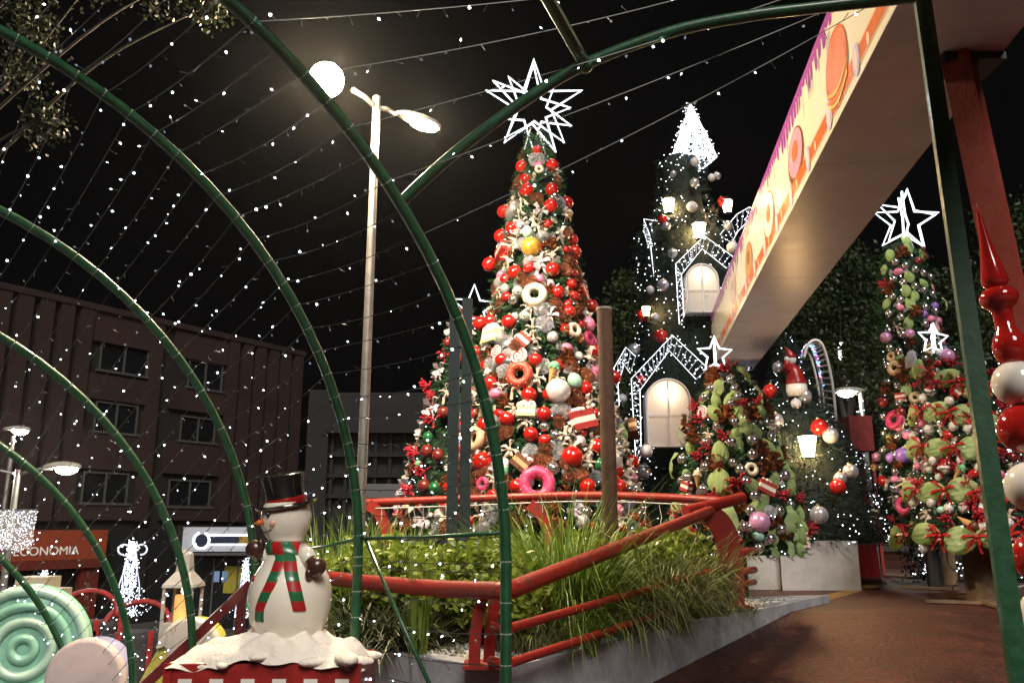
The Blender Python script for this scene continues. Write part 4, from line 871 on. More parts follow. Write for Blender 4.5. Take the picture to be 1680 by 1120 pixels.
for x, y, k, s in ((1137, 268, 'white', .09), (1137, 303, 'clear', .1), (1134, 342, 'white', .11), (1163, 293, 'white', .08), (1172, 290, 'clear', .08), (1106, 288, 'clear', .07), (1190, 373, 'clear', .1), (1197, 408, 'white', .12), (1105, 418, 'clear', .1), (1070, 477, 'white', .08), (1090, 470, 'clear', .12), (1180, 332, 'red', .1), (1089, 363, 'red', .1), (1095, 374, 'clear', .09), (1087, 553, 'red', .13), (1058, 520, 'red', .12), (1078, 522, 'white', .08), (1045, 575, 'clear', .13), (1026, 655, 'white', .1), (1060, 775, 'clear', .15), (1056, 625, 'red', .1)):
    p, n = T3.hit(x, y); nm = {'white': 'matt white ball', 'clear': 'mirrored clear ball', 'red': 'dark red ball'}[k]; place(k, p, n, s, 0, .06, nm + ' on the garland tower', nm + ' on the garland tower')
# ------------------------------------------------------------------ dark garland tree on the white base, right of the tower
YD = 14.9
T4 = Tree('garland_tree', 'dark garland tree with mirrored balls behind the white panel base', 1290, YD, [(548, 6), (600, 22), (653, 40), (716, 78), (771, 106), (857, 130), (890, 130)], .5, M_pine_dark, 5200, 300, .10)
for x, y, k, s in ((1268, 643, 'red', .13), (1243, 695, 'clear', .04), (1262, 690, 'clear', .15), (1275, 692, 'clear', .14), (1305, 664, 'white', .09), (1317, 652, 'clear', .13), (1340, 702, 'red', .14), (1358, 716, 'clear', .14), (1290, 797, 'white', .13), (1371, 800, 'red', .13), (1374, 787, 'clear', .11), (1390, 775, 'clear', .13), (1342, 846, 'clear', .15), (1280, 605, 'clear', .11)):
    p, n = T4.hit(x, y); nm = {'white': 'matt white ball', 'clear': 'mirrored clear ball', 'red': 'dark red ball'}[k]; place(k, p, n, s, 0, .07, nm + ' on the dark garland tree', nm + ' on the dark garland tree')
lantern(1325, 730, YD - 1.25, 1.5, 'bright warm lantern on the dark garland tree', 85)
o = thing('panel_base', P(1310, 950, 13.6), 'white painted board base under the dark garland tree', 'base'); o.location.z = .5; L = Vector(o.location)
M_board = mat('dirty_white_board', (.40, .39, .40), .6, col2=(.28, .27, .28), scale=2, bump=.1)
for x0, x1, YY in ((1205, 1279, 13.75), (1281, 1410, 13.6)):
    a, c = P(x0, 930, YY), P(x1, 930, YY); h = P(x0, 886, YY).z - .5; MB().box(Vector(((a.x + c.x) / 2, YY, .5 + h / 2)) - L, (c.x - a.x - .01, .03, h - .01)).build('panel', M_board, o)
a = P(1410, 930, 13.6); MB().box(Vector((a.x - .02, 14.6, .5 + .33)) - L, (.03, 1.9, .62)).build('side_panel', M_board, o)
# ------------------------------------------------------------------ small tree with green leaf ribbons
YS = 11.3
T5 = Tree('christmas_tree', 'small tree with green leaf ribbons, silver balls and brown flowers by the railing', 1190, YS, [(600, 16), (650, 44), (700, 62), (780, 82), (860, 104), (908, 100)], .5, M_pine, 2600, 110, .09)
star(1173, 582, YS - .05, 32, 'small white light star on the green ribbon tree', [(1, .45, 0, .15, 0), (.75, .4, 0, 1.3, 0)], 40, .015)
tk = []
for x, y, k, s, rl, lb in ((1182, 640, 'leaf', 0.177, .2, 'green leaf ribbon under the small star'), (1218, 700, 'leaf', 0.189, -.3, 'green leaf ribbon on the right shoulder of the small tree'), (1128, 712, 'leaf', 0.155, .3, 'green leaf ribbon at the left edge of the small tree'), (1183, 745, 'puff_green', .2, 0, 'green mesh puff in the middle of the small tree'), (1183, 792, 'puff_green_b', .23, 0, 'broad green mesh puff above the railing end'), (1262, 790, 'leaf', .18, .35, 'long green leaf ribbon right of the cake slice'), (1195, 855, 'leaf', 0.288, -.1, 'green leaf ribbon behind the railing end'), (1287, 855, 'leaf', .22, .4, 'longest green leaf ribbon at the lower right of the small tree'), (1115, 765, 'leaf', 0.199, 0, 'green leaf ribbon at the lower left of the small tree'), (1162, 655, 'leaf', 0.133, .5, 'little green leaf ribbon left below the small star'),
    (1178, 622, 'bow_brown', .18, 0, 'brown glitter flower at the top of the small tree'), (1192, 685, 'bow_brown', .17, 0, 'brown glitter flower in the upper middle of the small tree'), (1228, 685, 'bow_brown', .15, 0, 'brown glitter flower on the right of the small tree'), (1180, 763, 'bow_brown', .15, 0, 'brown glitter flower between the green puffs'), (1250, 770, 'bow_brown', .15, 0, 'brown glitter flower beside the leaf ribbon'), (1135, 695, 'bow_brown', .15, 0, 'brown glitter flower at the left of the small tree'), (1208, 795, 'berries', .18, 0, 'red berry sprig beside the broad green puff'), (1158, 690, 'berries', .15, 0, 'red berry sprig under the pink sweet'), (1155, 750, 'berries', .14, 0, 'red berry sprig above the vanilla cone'),
    (1158, 678, 'lolly_pink', .1, 0, 'pink swirl lollipop on the small tree'), (1230, 772, 'donut_cream', .09, 0, 'pale doughnut on the small tree'), (1150, 785, 'cone_cream', .12, 0, 'vanilla cone hanging over the railing'), (1133, 800, 'cake_red', .11, .3, 'pink and white cake slice left of the vanilla cone'), (1252, 803, 'cake_red', .15, .45, 'red and white cake slice on the right of the small tree'), (1243, 858, 'pink', .13, 0, 'large pink glitter ball on the small tree'), (1240, 880, 'sweet_mint', .14, .5, 'pearly wrapped sweet below the pink ball'), (1258, 840, 'sweet_clear', .15, .2, 'silvery wrapped sweet above the pink ball'), (1215, 665, 'berries', .1, 0, 'tiny red sprig on the right of the small tree')):
    p, n = T5.hit(x, y); tk.append(p); place(k, p, n, s, rl, .07, lb)
for x, y in ((1162, 655), (1200, 665), (1210, 655), (1205, 695), (1217, 690), (1172, 640), (1163, 728), (1232, 725), (1231, 748), (1128, 755), (1162, 768), (1214, 773), (1222, 792), (1229, 840), (1218, 865), (1259, 885), (1275, 870), (1158, 805), (1135, 785), (1200, 728), (1208, 885), (1145, 830), (1180, 905), (1235, 815)):
    p, n = T5.hit(x, y); place('silver', p, n, .072, 0, .07, 'silver ball on the small green ribbon tree', 'silver balls on the small green ribbon tree')
fill(T5, [('puff_green', 34, .14, 'green mesh puff dotted'), ('bow_brown', 16, .13, 'brown glitter flower dotted'), ('silver', 22, .065, 'silver ball dotted'), ('berries', 14, .13, 'red sprig dotted'), ('bow_cream', 12, .12, 'cream bow dotted'), ('leaf', 14, .14, 'green leaf ribbon dotted')], 95, 0, 0, '', 'over the small ribbon tree', .13, tk, (-3.0, -.2))
# ------------------------------------------------------------------ right hand trees
YR = 14.2
T6 = Tree('christmas_tree', 'tall slim tree with silver ball chains at the far right', 1492, YR, [(400, 16), (440, 30), (520, 40), (640, 50), (760, 58), (840, 64), (880, 62)], .5, M_pine, 2800, 90, .09)
star(1484, 362, YR, 58, 'tilted white light star on the slim far right tree', [(1, .42, .12, .15, -.12), (1, .42, .12, 1.0, .0), (.95, .4, .18, -.5, .1)], 60, .018, 0)
tk = []
for x, y, k, s, rl, lb in ((1472, 690, 'donut_magenta', .17, 0, 'magenta doughnut on the slim far right tree'), (1485, 748, 'purple', .13, 0, 'purple ball on the slim far right tree'), (1467, 752, 'purple', .09, 0, 'smaller purple ball left of the larger'), (1471, 605, 'donut_plain', .13, .4, 'beige doughnut on the slim far right tree'), (1455, 790, 'sweet_stripe', .2, .4, 'red wrapped sweet low on the slim far right tree'), (1440, 768, 'cone_choc', .17, -1.2, 'chocolate cone sticking out left of the slim tree'), (1445, 750, 'pink', .08, 0, 'pink ball at the left edge of the slim tree'), (1487, 830, 'donut_pink', .15, 0, 'pink doughnut low on the slim far right tree'), (1440, 848, 'cake_choc', .15, 0, 'cream topped cake at the slim tree foot'), (1450, 882, 'gold', .09, 0, 'golden ball at the slim tree foot'), (1455, 660, 'maroon', .1, 0, 'brown ball at the left of the slim tree'), (1458, 555, 'pink', .1, 0, 'dusky pink ball high on the slim tree'), (1492, 550, 'pink', .09, 0, 'dusky pink ball right of the beige doughnut'), (1530, 540, 'lolly_pink', .11, 0, 'pink swirl lollipop high on the slim tree'), (1525, 475, 'lolly_pink', .09, 0, 'pink swirl lollipop near the slim tree top'), (1543, 500, 'leaf', 0.133, 0, 'green leaf ribbon at the right of the slim tree'), (1480, 652, 'cake_red', .11, 3.1, 'upside down white cake piece on the slim tree')):
    p, n = T6.hit(x, y); tk.append(p); place(k, p, n, s, rl, .06, lb)
for i, (x, y) in enumerate(((1487, 410), (1463, 420), (1490, 455), (1486, 478), (1492, 500), (1490, 532), (1508, 420), (1500, 610), (1488, 640))):
    p, n = T6.hit(x, y); tk.append(p); place('puff_green', p, n, .15, random.uniform(-.5, .5), .05, 'green mesh puff in the column down the slim tree', 'green puffs down the slim tree')
for i, (x, y) in enumerate(((1480, 418), (1508, 418), (1500, 515), (1460, 640), (1520, 600))):
    p, n = T6.hit(x, y); tk.append(p); place('bow_brown', p, n, .15, 0, .05, 'brown glitter flower on the slim far right tree', 'brown flowers on the slim tree')
for ch in range(5):
    x0 = 1468 + ch * 14
    for j in range(15):
        y = 432 + j * 28 + ch * 6; x = x0 + (x0 - 1492) * j * .06 + random.uniform(-3, 3)
        p, n = T6.hit(x, y)
        if any((p - q).length < .1 for q in tk): continue
        tk.append(p); place('silver', p, n, .068, 0, .05, 'silver ball in the chains of the slim far right tree', 'silver balls of the slim far right tree')
fill(T6, [('bow_brown', 20, .13, 'brown glitter flower dotted'), ('sweet_pink', 20, .12, 'pink wrapped sweet dotted'), ('maroon', 16, .075, 'maroon ball dotted'), ('donut_plain', 14, .1, 'beige doughnut dotted'), ('berries', 14, .13, 'red sprig dotted'), ('purple', 8, .07, 'purple ball dotted'), ('puff_green', 18, .12, 'green puff dotted'), ('bow_cream', 12, .11, 'cream bow dotted')], 110, 0, 0, '', 'over the slim far right tree', .125, tk, (-2.9, -.5))
YQ = 11.6
T7 = Tree('christmas_tree', 'tree with rows of green mesh puffs and red bows on a bare trunk', 1562, YQ, [(568, 14), (600, 36), (640, 52), (700, 66), (780, 78), (840, 92), (892, 100)], .5, M_pine, 3000, 130, .09, trunk=.19)
star(1531, 556, YQ - .1, 28, 'small white light star on the green puff tree', [(1, .48, .1, .1, 0), (.9, .45, 0, 1.2, 0)], 30, .014)
rows = [[(1516, 606), (1555, 622), (1590, 640)], [(1508, 682), (1540, 677), (1580, 684), (1615, 695)], [(1508, 736), (1543, 736), (1594, 738)], [(1501, 806), (1533, 808), (1579, 806), (1627, 812)], [(1479, 884), (1525, 876), (1577, 888), (1627, 879)]]
rn = ['top', 'second', 'third', 'fourth', 'lowest']
for r_i, row in enumerate(rows):
    for j, (x, y) in enumerate(row):
        p, n = T7.hit(x, y); place('puff_green' if j % 2 else 'puff_green_b', p, n, .225 + .012 * r_i, 1.35 + random.uniform(-.25, .25), .07, 'green mesh puff in the %s row of the bare trunk tree' % rn[r_i], 'green puffs in the %s row' % rn[r_i])
    for (x, y), (x1, y1) in zip(row, row[1:] + [(row[-1][0] + 42, row[-1][1] + 6)]):
        p, n = T7.hit((x + x1) / 2, (y + y1) / 2); place('bow_red', p, n, .175, random.uniform(-.4, .4), .12, 'red satin bow in the %s row of the bare trunk tree' % rn[r_i], 'red bows in the %s row' % rn[r_i])
for x, y in ((1523, 655), (1530, 705), (1566, 701), (1588, 706), (1508, 716), (1515, 757), (1537, 757), (1578, 757), (1605, 769), (1507, 825), (1534, 825), (1582, 834), (1523, 900), (1638, 905), (1636, 795), (1650, 860), (1612, 865), (1560, 660), (1600, 720), (1560, 835), (1555, 770)):
    p, n = T7.hit(x, y); place('pompom', p, n, .076, 0, .07, 'fluffy white pompom on the bare trunk tree', 'white pompoms on the bare trunk tree')
for x, y, k, s, rl, lb in ((1575, 775, 'cone_mint', .12, .6, 'mint ice cream cone on the bare trunk tree'), (1550, 838, 'sweet_mint', .1, 0, 'mint sweet on the bare trunk tree'), (1618, 836, 'cake_red', .15, .35, 'red and white cake slice on the bare trunk tree'), (1590, 860, 'cone_choc', .14, 2.2, 'upturned chocolate cone on the bare trunk tree'), (1515, 767, 'sweet_pink', .11, 0, 'pink sweet on the bare trunk tree'), (1520, 697, 'sweet_pink', .1, .8, 'pink sweet above the second row'), (1553, 766, 'santa_hat', .11, 0, 'little red santa hat on the bare trunk tree'), (1533, 640, 'santa_hat', .09, .4, 'little red santa hat near the small star'), (1607, 713, 'bow_brown', .16, 0, 'dark brown flower on the bare trunk tree'), (1634, 780, 'sweet_pink', .12, .3, 'pink sweet at the right of the bare trunk tree'), (1557, 587, 'pink', .1, 0, 'pink ball beside the small star'), (1505, 590, 'puff_clear', .2, 1.2, 'clear fabric puff under the small star'), (1605, 648, 'donut_plain', .08, 0, 'small beige doughnut on the bare trunk tree'), (1570, 645, 'cake_red', .1, .8, 'little cake slice near the top row')):
    p, n = T7.hit(x, y); place(k, p, n, s, rl, .08, lb)
fill(T7, [('berries', 30, .14, 'red sprig dotted'), ('bow_red', 18, .12, 'small red bow dotted'), ('maroon', 14, .06, 'maroon ball dotted'), ('sweet_stripe', 12, .1, 'striped sweet dotted'), ('pompom', 22, .06, 'white pompom dotted'), ('silver', 14, .06, 'silver ball dotted'), ('bow_cream', 12, .12, 'cream bow dotted')], 110, 0, 0, '', 'over the bare trunk tree', .14, [], (-2.9, -.3))
# boards of the tree stand and a second trunk behind
for a, c, lb in (((1480, 962), (1572, 966), 'flat plank at the foot of the bare trunk'), ((1518, 985), (1675, 990), 'long plank lying in front of the bare trunk'), ((1450, 944), (1600, 952), 'broad board behind the bare trunk'), ((1570, 975), (1655, 998), 'thin slat crossing under the bare trunk')):
    p, q = Pz(a[0], a[1], .53), Pz(c[0], c[1], .53); b = MB(); m_ = p.lerp(q, .5); b.bar(p - m_, q - m_, .14, .035); ob = b.build('plank', M_wood); ob.location = m_; tag(ob, lb, 'plank')
p = Pz(1556, 958, .5); ob = MB().tube([(0, 0, 0), (0, 0, .75)], .15, 12).build('tree_stump_post', M_wood, None, 40); ob.location = p; tag(ob, 'shorter wooden trunk post behind the bare tree trunk', 'post')
pts = smooth_curve([P(1553, 898, 11.8), P(1556, 925, 11.6), P(1572, 945, 11.5), Pz(1560, 970, .51)], 5); ob = MB().tube(pts, .009, 5).build('power_cable', M_white_wire); tag(ob, 'white power cable hanging beside the bare trunk', 'cable')
pts = smooth_curve([P(1625, 900, 11.7), P(1625, 940, 11.6), Pz(1640, 968, .51), Pz(1680, 960, .51)], 5); ob = MB().tube(pts, .009, 5).build('power_cable', M_white_wire); tag(ob, 'white power cable trailing over the floor at the far right', 'cable')
# low light net behind the trees at the right
o = thing('light_hedge', P(1640, 900, 15.5), 'low hedge netted with tiny lights behind the bare trunk tree', 'hedge'); b = MB(); g = MB(); o.location.z = .5
for i in range(300):
    q = Vector((random.uniform(-1.6, 1.6), random.uniform(-.3, .1), random.uniform(.1, .75))); bulb(b, q, Vector((0, 0, 1)), .014)
for i in range(2600):
    q = Vector((random.uniform(-1.7, 1.7), random.uniform(-.25, .4), random.uniform(0, .78))); d = Vector(rng.normal(size=3)).normalized() * .06; e = Vector(rng.normal(size=3)).normalized() * .03; g.add([q, q + d + e, q + d * 1.6, q + d - e], [(0, 1, 2, 3)])
b.build('lit_bulbs', M_led_soft, o, kind='stuff'); g.build('foliage', M_pine_dark, o, kind='stuff')

# ------------------------------------------------------------------ santa figure, white lattice arch, booth
YSn = 14.4
p = P(1308, 650, YSn); o = thing('santa_figure', p, 'plush santa in red hat and coat seen from behind on the garland tree', 'figure'); k = .68 * YSn / 1389
body = [(.02, -2), (22, 0), (26, 12), (25, 30), (21, 48), (19, 62), (15, 74), (9, 82), (10, 90), (13, 98), (12, 108), (6, 116), (.02, 118)]
MB().lathe([(r * k, z * k) for r, z in body[:4]] , 18).build('white_coat_hem', M_glw, o, True)
MB().lathe([(r * k, z * k) for r, z in [(25.2, 29), (24, 34), (21.5, 48), (19.5, 62), (15, 74), (8, 80)]], 18, off=[(0, 0), (0, 0), (-2 * k, 0), (-4 * k, 0), (-6 * k, 0), (-7 * k, 0)]).build('red_coat', M_rib_red, o, True)
MB().lathe([(r * k, z * k) for r, z in [(5, 78), (11, 86), (13, 94), (11, 103), (4, 108)]], 16, c=(-9 * k, 0, 0)).build('head', MATS['pompom_white'], o, True)
MB().lathe([(r * k, z * k) for r, z in [(13.5, 97), (12, 104), (8, 114), (4, 121), (.5, 126)]], 16, c=(-9 * k, 0, 0), off=[(0, 0), (0, 0), (-3 * k, 0), (-8 * k, 0), (-14 * k, 0)]).build('red_hat', M_rib_red, o, True)
MB().tube([Vector((-16, -6, 62)) * k, Vector((-28, -14, 68)) * k, Vector((-26, -20, 88)) * k], [8 * k, 7 * k, 6 * k], 10).build('sleeve', M_rib_red, o, True); MB().ball(Vector((-26, -20, 90)) * k, 7 * k, 10, 7).build('cuff', MATS['pompom_white'], o, True)
YA = 16.5
o = thing('lattice_arch', P(1350, 750, YA), 'white metal lattice arch with coloured lights behind the garland tree', 'arch'); L = Vector(o.location)
outer = [(1318, 590), (1326, 565), (1340, 558), (1352, 572), (1364, 620), (1371, 680), (1374, 755)]; inner = [(1312, 600), (1318, 575), (1327, 565), (1336, 580), (1346, 620), (1352, 670), (1358, 700)]
oc, ic = [smooth_curve([P(x, y, YA + d) - L for x, y in q], 5) for q, d in ((outer, 0), (inner, .5))]
tube_obj(oc, .03, 8, 'outer_rail', M_white_pl, o); tube_obj(ic, .03, 8, 'inner_rail', M_white_pl, o)
for i in range(2, len(oc) - 2): tube_obj([oc[i], ic[min(i, len(ic) - 1)]], .018, 6, 'rung', M_white_pl, o)
third = smooth_curve([P(x - 22, y + 14, YA + .25) - L for x, y in outer[2:6]], 5); tube_obj(third, .025, 8, 'middle_rail', M_white_pl, o)
cols = [glow('lamp_' + n_, c_, 4) for n_, c_ in (('red', (1, .12, .1)), ('blue', (.2, .3, 1)), ('violet', (.7, .3, 1)), ('teal', (.2, .9, .8)))]
for ci, m_ in enumerate(cols):
    b = MB(); [bulb(b, p_ + Vector((random.uniform(-.04, .04), -.06, random.uniform(-.05, .05))), Vector((0, 0, 1)), .016) for p_ in ic[ci:22:2] for _ in range(2)]; b.build('coloured_bulbs', m_, o, kind='stuff')
o = thing('red_booth', P(1398, 880, 17), 'small dark red booth with curtain beside the garland tree', 'booth'); o.location.z = .5; L = Vector(o.location)
M_bred = mat('booth_red', (.24, .018, .018), .6, var=.3); a = P(1378, 686, 17); c = P(1420, 742, 17); MB().box(Vector(((a.x + c.x) / 2, 17, (a.z + c.z) / 2)) - L, (c.x - a.x, .9, a.z - c.z)).build('hood', M_bred, o)
b = MB(); x0, x1 = P(1396, 800, 17).x - L.x, P(1432, 800, 17).x - L.x; hh = c.z - .5; n = 16; vs = []
for i in range(n + 1): x = x0 + (x1 - x0) * i / n; vs += [(x * .75 - .1 + .12, .1 + .05 * (i % 2), hh), (x, .05 * (i % 2), 0)]
b.add(vs, [(2 * i, 2 * i + 1, 2 * i + 3, 2 * i + 2) for i in range(n)]); b.build('curtain', M_bred, o)
for px in (1380, 1436): q = P(px, 800, 17.3).x - L.x; MB().box((q, .3, hh / 2), (.06, .06, hh)).build('post', M_bred, o)

# ------------------------------------------------------------------ snowman on its snowy box
YSN = 5.75; k = YSN / 1389
bz = P(472, 1052, YSN); o = thing('snowman', bz, 'painted snowman statue in top hat and striped scarf on the snow heap', 'statue'); L = Vector(o.location)
M_snowp = mat('snowman_white_enamel', (.82, .77, .66), .22, var=.06, scale=5, coat=.5, bump=.04, bscale=12)
prof = [(20, -8), (36, -3), (49, 10), (60, 30), (66, 55), (66, 78), (60, 100), (48, 120), (37, 136), (29, 148), (27, 156), (33, 166), (39, 180), (41, 194), (39, 208), (31, 222), (18, 231), (2, 235)]
off = [(0, 0) if z < 130 else (-14 * k * min(1, (z - 130) / 30), 0) for r, z in prof]
MB().lathe([(r * k, z * k) for r, z in prof], 36, off=off).build('body', M_snowp, o, True)
hx = -14 * k
def body_r(z):
    for (r0, z0), (r1, z1) in zip(prof, prof[1:]):
        if z0 <= z <= z1: return r0 + (r1 - r0) * (z - z0) / (z1 - z0)
    return 20
def bpt(az, z, e=.8):
    x = -14 * min(1, max(0, (z - 130) / 30)); r = body_r(z) + e; return Vector((x + r * math.sin(az), -r * math.cos(az), z)) * k
# hat
tl = Matrix.Rotation(R(-4), 3, 'Y')
hat = E0('top_hat'); hat.parent = o; hat.location = (hx, 0, 212 * k); hat.rotation_euler = (R(8), R(-9), 0)
M_hat = mat('hat_black_gloss', (.008, .008, .009), .15, var=.2, coat=.6)
MB().lathe([(32 * k, -2 * k), (48 * k, 0), (50 * k, 3 * k), (49 * k, 5 * k), (34 * k, 6 * k)], 30).build('brim', M_hat, hat, 50)
MB().lathe([(32 * k, 2 * k), (31 * k, 10 * k), (32 * k, 30 * k), (35 * k, 48 * k), (35.5 * k, 51 * k), (32 * k, 53 * k), (5 * k, 52 * k)], 30).build('crown', M_hat, hat, 50)
MB().lathe([(33 * k, 5.5 * k), (33.3 * k, 6 * k), (33 * k, 14 * k), (32 * k, 14.5 * k)], 30).build('band', M_glr, hat, 50)
# face, turned to the side street
fa = R(-52)
MB().tube([bpt(fa, 186, -2), bpt(fa, 185, 6), bpt(fa, 183.5, 13)], [6 * k, 4.6 * k, 1.5 * k], 12).build('nose', mat('carrot_orange', (.55, .13, .02), .35, var=.2), o, True)
for da in (-.62, .42):
    e = bpt(fa + da, 197, .0); ey = MB().ball(e, (3.4 * k, 3.4 * k, 5.2 * k), 12, 8).build('eye', M_black, o, True); MB().ball(bpt(fa + da + .05, 199.5, 2.9), 1.5 * k, 8, 6).build('eye_glint', M_glw, ey, True)
MB().tube([bpt(fa + t, 175 - 5 * math.cos(t * 2.6), .6) for t in np.linspace(-.55, .55, 12)], .75 * k, 5).build('mouth', M_black, o)
MB().ball(bpt(fa + .62, 184, -1.5), (6 * k, 5 * k, 6 * k), 12, 8).build('cheek', mat('rosy_cheek', (.72, .40, .30), .3, var=.05), o, True)
for z, m_ in ((98, M_glr), (58, MATS['mint']), (24, mat('button_pink', (.6, .35, .34), .3, var=.1))): MB().ball(bpt(R(-58), z, -.5), (5.5 * k, 3 * k, 5.5 * k), 12, 8, rot=Matrix.Rotation(R(-58), 3, 'Z')).build('button', m_, o, True)
M_sc_r = mat('scarf_red', (.36, .015, .015), .28, var=.15, coat=.3); M_sc_g = mat('scarf_green', (.02, .13, .05), .28, var=.15, coat=.3)
sf = E0('scarf'); sf.parent = o
nst = 12
for i in range(nst):
    az0, az1 = 2 * math.pi * i / nst, 2 * math.pi * (i + 1) / nst; b = MB(); vs = []; mm = 5
    for j in range(mm + 1):
        az = az0 + (az1 - az0) * j / mm
        for z, e in ((140, 1), (144, 4), (150, 5.5), (157, 5), (161, 1)): vs.append(bpt(az, z - 5, e))
    b.add(vs, [(5 * j + q, 5 * j + 5 + q, 5 * j + 6 + q, 5 * j + 1 + q) for j in range(mm) for q in range(4)]); b.build('stripe', M_sc_r if i % 2 else M_sc_g, sf, True)
for (a0, a1, z1, wd, n_) in ((R(-14), R(-26), 36, 9.5, 7), (R(6), R(28), 52, 10.5, 6)):
    for i in range(n_):
        b = MB(); vs = []
        for j in range(5):
            t = (i + j / 4) / n_; z = 140 - (140 - z1) * t; a = a0 + (a1 - a0) * t + (.10 * math.sin(t * 5) if z1 < 50 else 0)
            for s in (-1, -.5, 0, .5, 1): vs.append(bpt(a + s * wd / body_r(z), z, 1.6 if abs(s) < 1 else .2))
        b.add(vs, [(5 * j + q, 5 * j + 5 + q, 5 * j + 6 + q, 5 * j + 1 + q) for j in range(4) for q in range(4)]); b.build('stripe', M_sc_g if i % 2 == 0 else M_sc_r, sf, True)
        # cream seam between the stripes
M_mit = mat('brown_mitten', (.055, .022, .014), .3, var=.25, coat=.3)
for s, sh, el, hd in ((1, bpt(R(60), 138, -9), Vector((40, -40, 126)) * k, Vector((50, -46, 117)) * k), (-1, bpt(R(-88), 132, -8), Vector((-48, -8, 130)) * k, Vector((-58, -12, 143)) * k)):
    MB().tube([sh, sh.lerp(el, .5) + Vector((0, 0, 2 * k)), el], [15 * k, 13.5 * k, 11 * k], 14).build('arm', M_snowp, o, True)
    mt = MB(); mt.ball(hd, (16 * k, 12 * k, 15 * k), 14, 10, rot=Matrix.Rotation(R(-30 * s), 3, 'Y')); mt.ball(hd + Vector((-10 * s, -5, 9 if s < 0 else -10)) * k, (6 * k, 6 * k, 9 * k), 10, 7); mt.tube([el, hd], [11.5 * k, 12 * k], 12); mt.build('mitten', M_mit, o, True)
# box and heap
bx0, bx1 = P(302, 1090, 5.75), P(594, 1090, 5.5); zt_ = P(594, 1086, 5.5).z
o = thing('snow_box', ((bx0.x + bx1.x) / 2, 5.75, 0), 'red and white box under the snowman', 'box'); L = Vector(o.location); wd = bx1.x - bx0.x
MB().box((0, 0, zt_ / 2), (wd, .62, zt_)).build('box', mat('box_red', (.26, .014, .012), .4, var=.25, coat=.2), o)
for i in range(6):
    x = -wd / 2 + .13 + i * (wd - .2) / 5.2; MB().box((x, -.313, zt_ * .5 - .02), (.085, .006, zt_ * .8)).build('white_panel', M_glw, o)
for s in (-1, 1): MB().box((s * (wd / 2 - .02), -.316, zt_ * .5), (.05, .012, zt_ + .012)).build('corner_trim', MATS['box_red'], o)
n1, n2 = 64, 34; vs = []; fs = []; nzs = np.random.default_rng(3); waves = [(nzs.uniform(3, 16), nzs.uniform(3, 16), nzs.uniform(0, 6), nzs.uniform(0, 6)) for _ in range(14)]
def hz(u, v): return sum(math.sin(a * u + p1) * math.sin(b_ * v + p2) / (4 + .6 * i) for i, (a, b_, p1, p2) in enumerate(waves))
o = thing('snow_heap', (L.x, L.y, zt_), 'lumpy white artificial snow heap spilling over the red box', 'snow'); b = MB()
for i in range(n1 + 1):
    for j in range(n2 + 1):
        u, v = i / n1 * 2 - 1, j / n2 * 2 - 1; x, y = u * (wd / 2 - .0 + .02 * math.sin(v * 7)), v * (.33 + .02 * math.sin(u * 11)); rr = max(0, 1 - (abs(u) ** 2.2 * .9 + abs(v) ** 2.6 * .85)); cx_ = math.exp(-((u - .12) / .55) ** 2)
        z = .012 + .09 * rr ** .6 + .11 * rr * cx_ ** 1.3 + .06 * hz(u * 1.5, v) * (.25 + rr)
        ed = max(0, (max(abs(u) / 1.0, abs(v) / 1.0) - .86) / .14); z -= ed ** 1.5 * (.03 + .025 * max(0, math.sin(u * 7 + .6) + .3 * math.sin(u * 15)))
        vs.append((x, y, z))
fs = [(i * (n2 + 1) + j, (i + 1) * (n2 + 1) + j, (i + 1) * (n2 + 1) + j + 1, i * (n2 + 1) + j + 1) for i in range(n1) for j in range(n2)]
b.add(vs, fs); M_snow = mat('artificial_snow', (.78, .72, .64), .75, var=.06, bump=.6, bscale=26, scale=7); b.build('heap', M_snow, o, True)
for i in range(9):
    u = random.uniform(-1, 1); v = -.95 if random.random() < .5 else random.uniform(-1, 1); r_ = random.uniform(.03, .06); MB().ball((u * wd / 2 * .98, v * .33, random.uniform(-.02, .05)), (r_ * 2.2, r_ * 1.2, r_ * .7), 14, 9, rot=Matrix.Rotation(random.random() * 3, 3, 'Z')).build('snow_lump', M_snow, o, True)

# ------------------------------------------------------------------ banister and steps on the way down
a, c = P(412, 957, 7.9), P(225, 1135, 7.6)
o = thing('banister', (c.x, c.y, STREET), 'dark red square banister sloping down behind the snowman', 'banister'); L = Vector(o.location)
ext = c + (c - a) * .6
MB().bar(a - L, ext - L, .085, .085).build('hand_rail', mat('banister_red', (.13, .012, .012), .35, var=.25, coat=.3), o)
for t in (.05, .9): q = a.lerp(ext, t); MB().box(Vector((q.x, q.y, (q.z + STREET) / 2)) - L, (.07, .07, q.z - STREET - .03)).build('post', MATS['banister_red'], o)
for i in range(9):
    d0 = 2.3 + i * .42; C = AC[0] + AX * d0; zt2 = -.02 - (i + 1) * .23
    b = MB(); q = [C + AE * 3.1, C + AE * 3.1 + AX * .42, C - AE * 3.1 + AX * .42, C - AE * 3.1]
    b.add([Vector((p.x, p.y, zt2)) for p in q] + [Vector((p.x, p.y, STREET + .004)) for p in q], [(0, 1, 2, 3), (0, 3, 7, 4), (1, 5, 6, 2), (0, 4, 5, 1), (3, 2, 6, 7)])
    structure(b.build('stair_step', M_concrete))
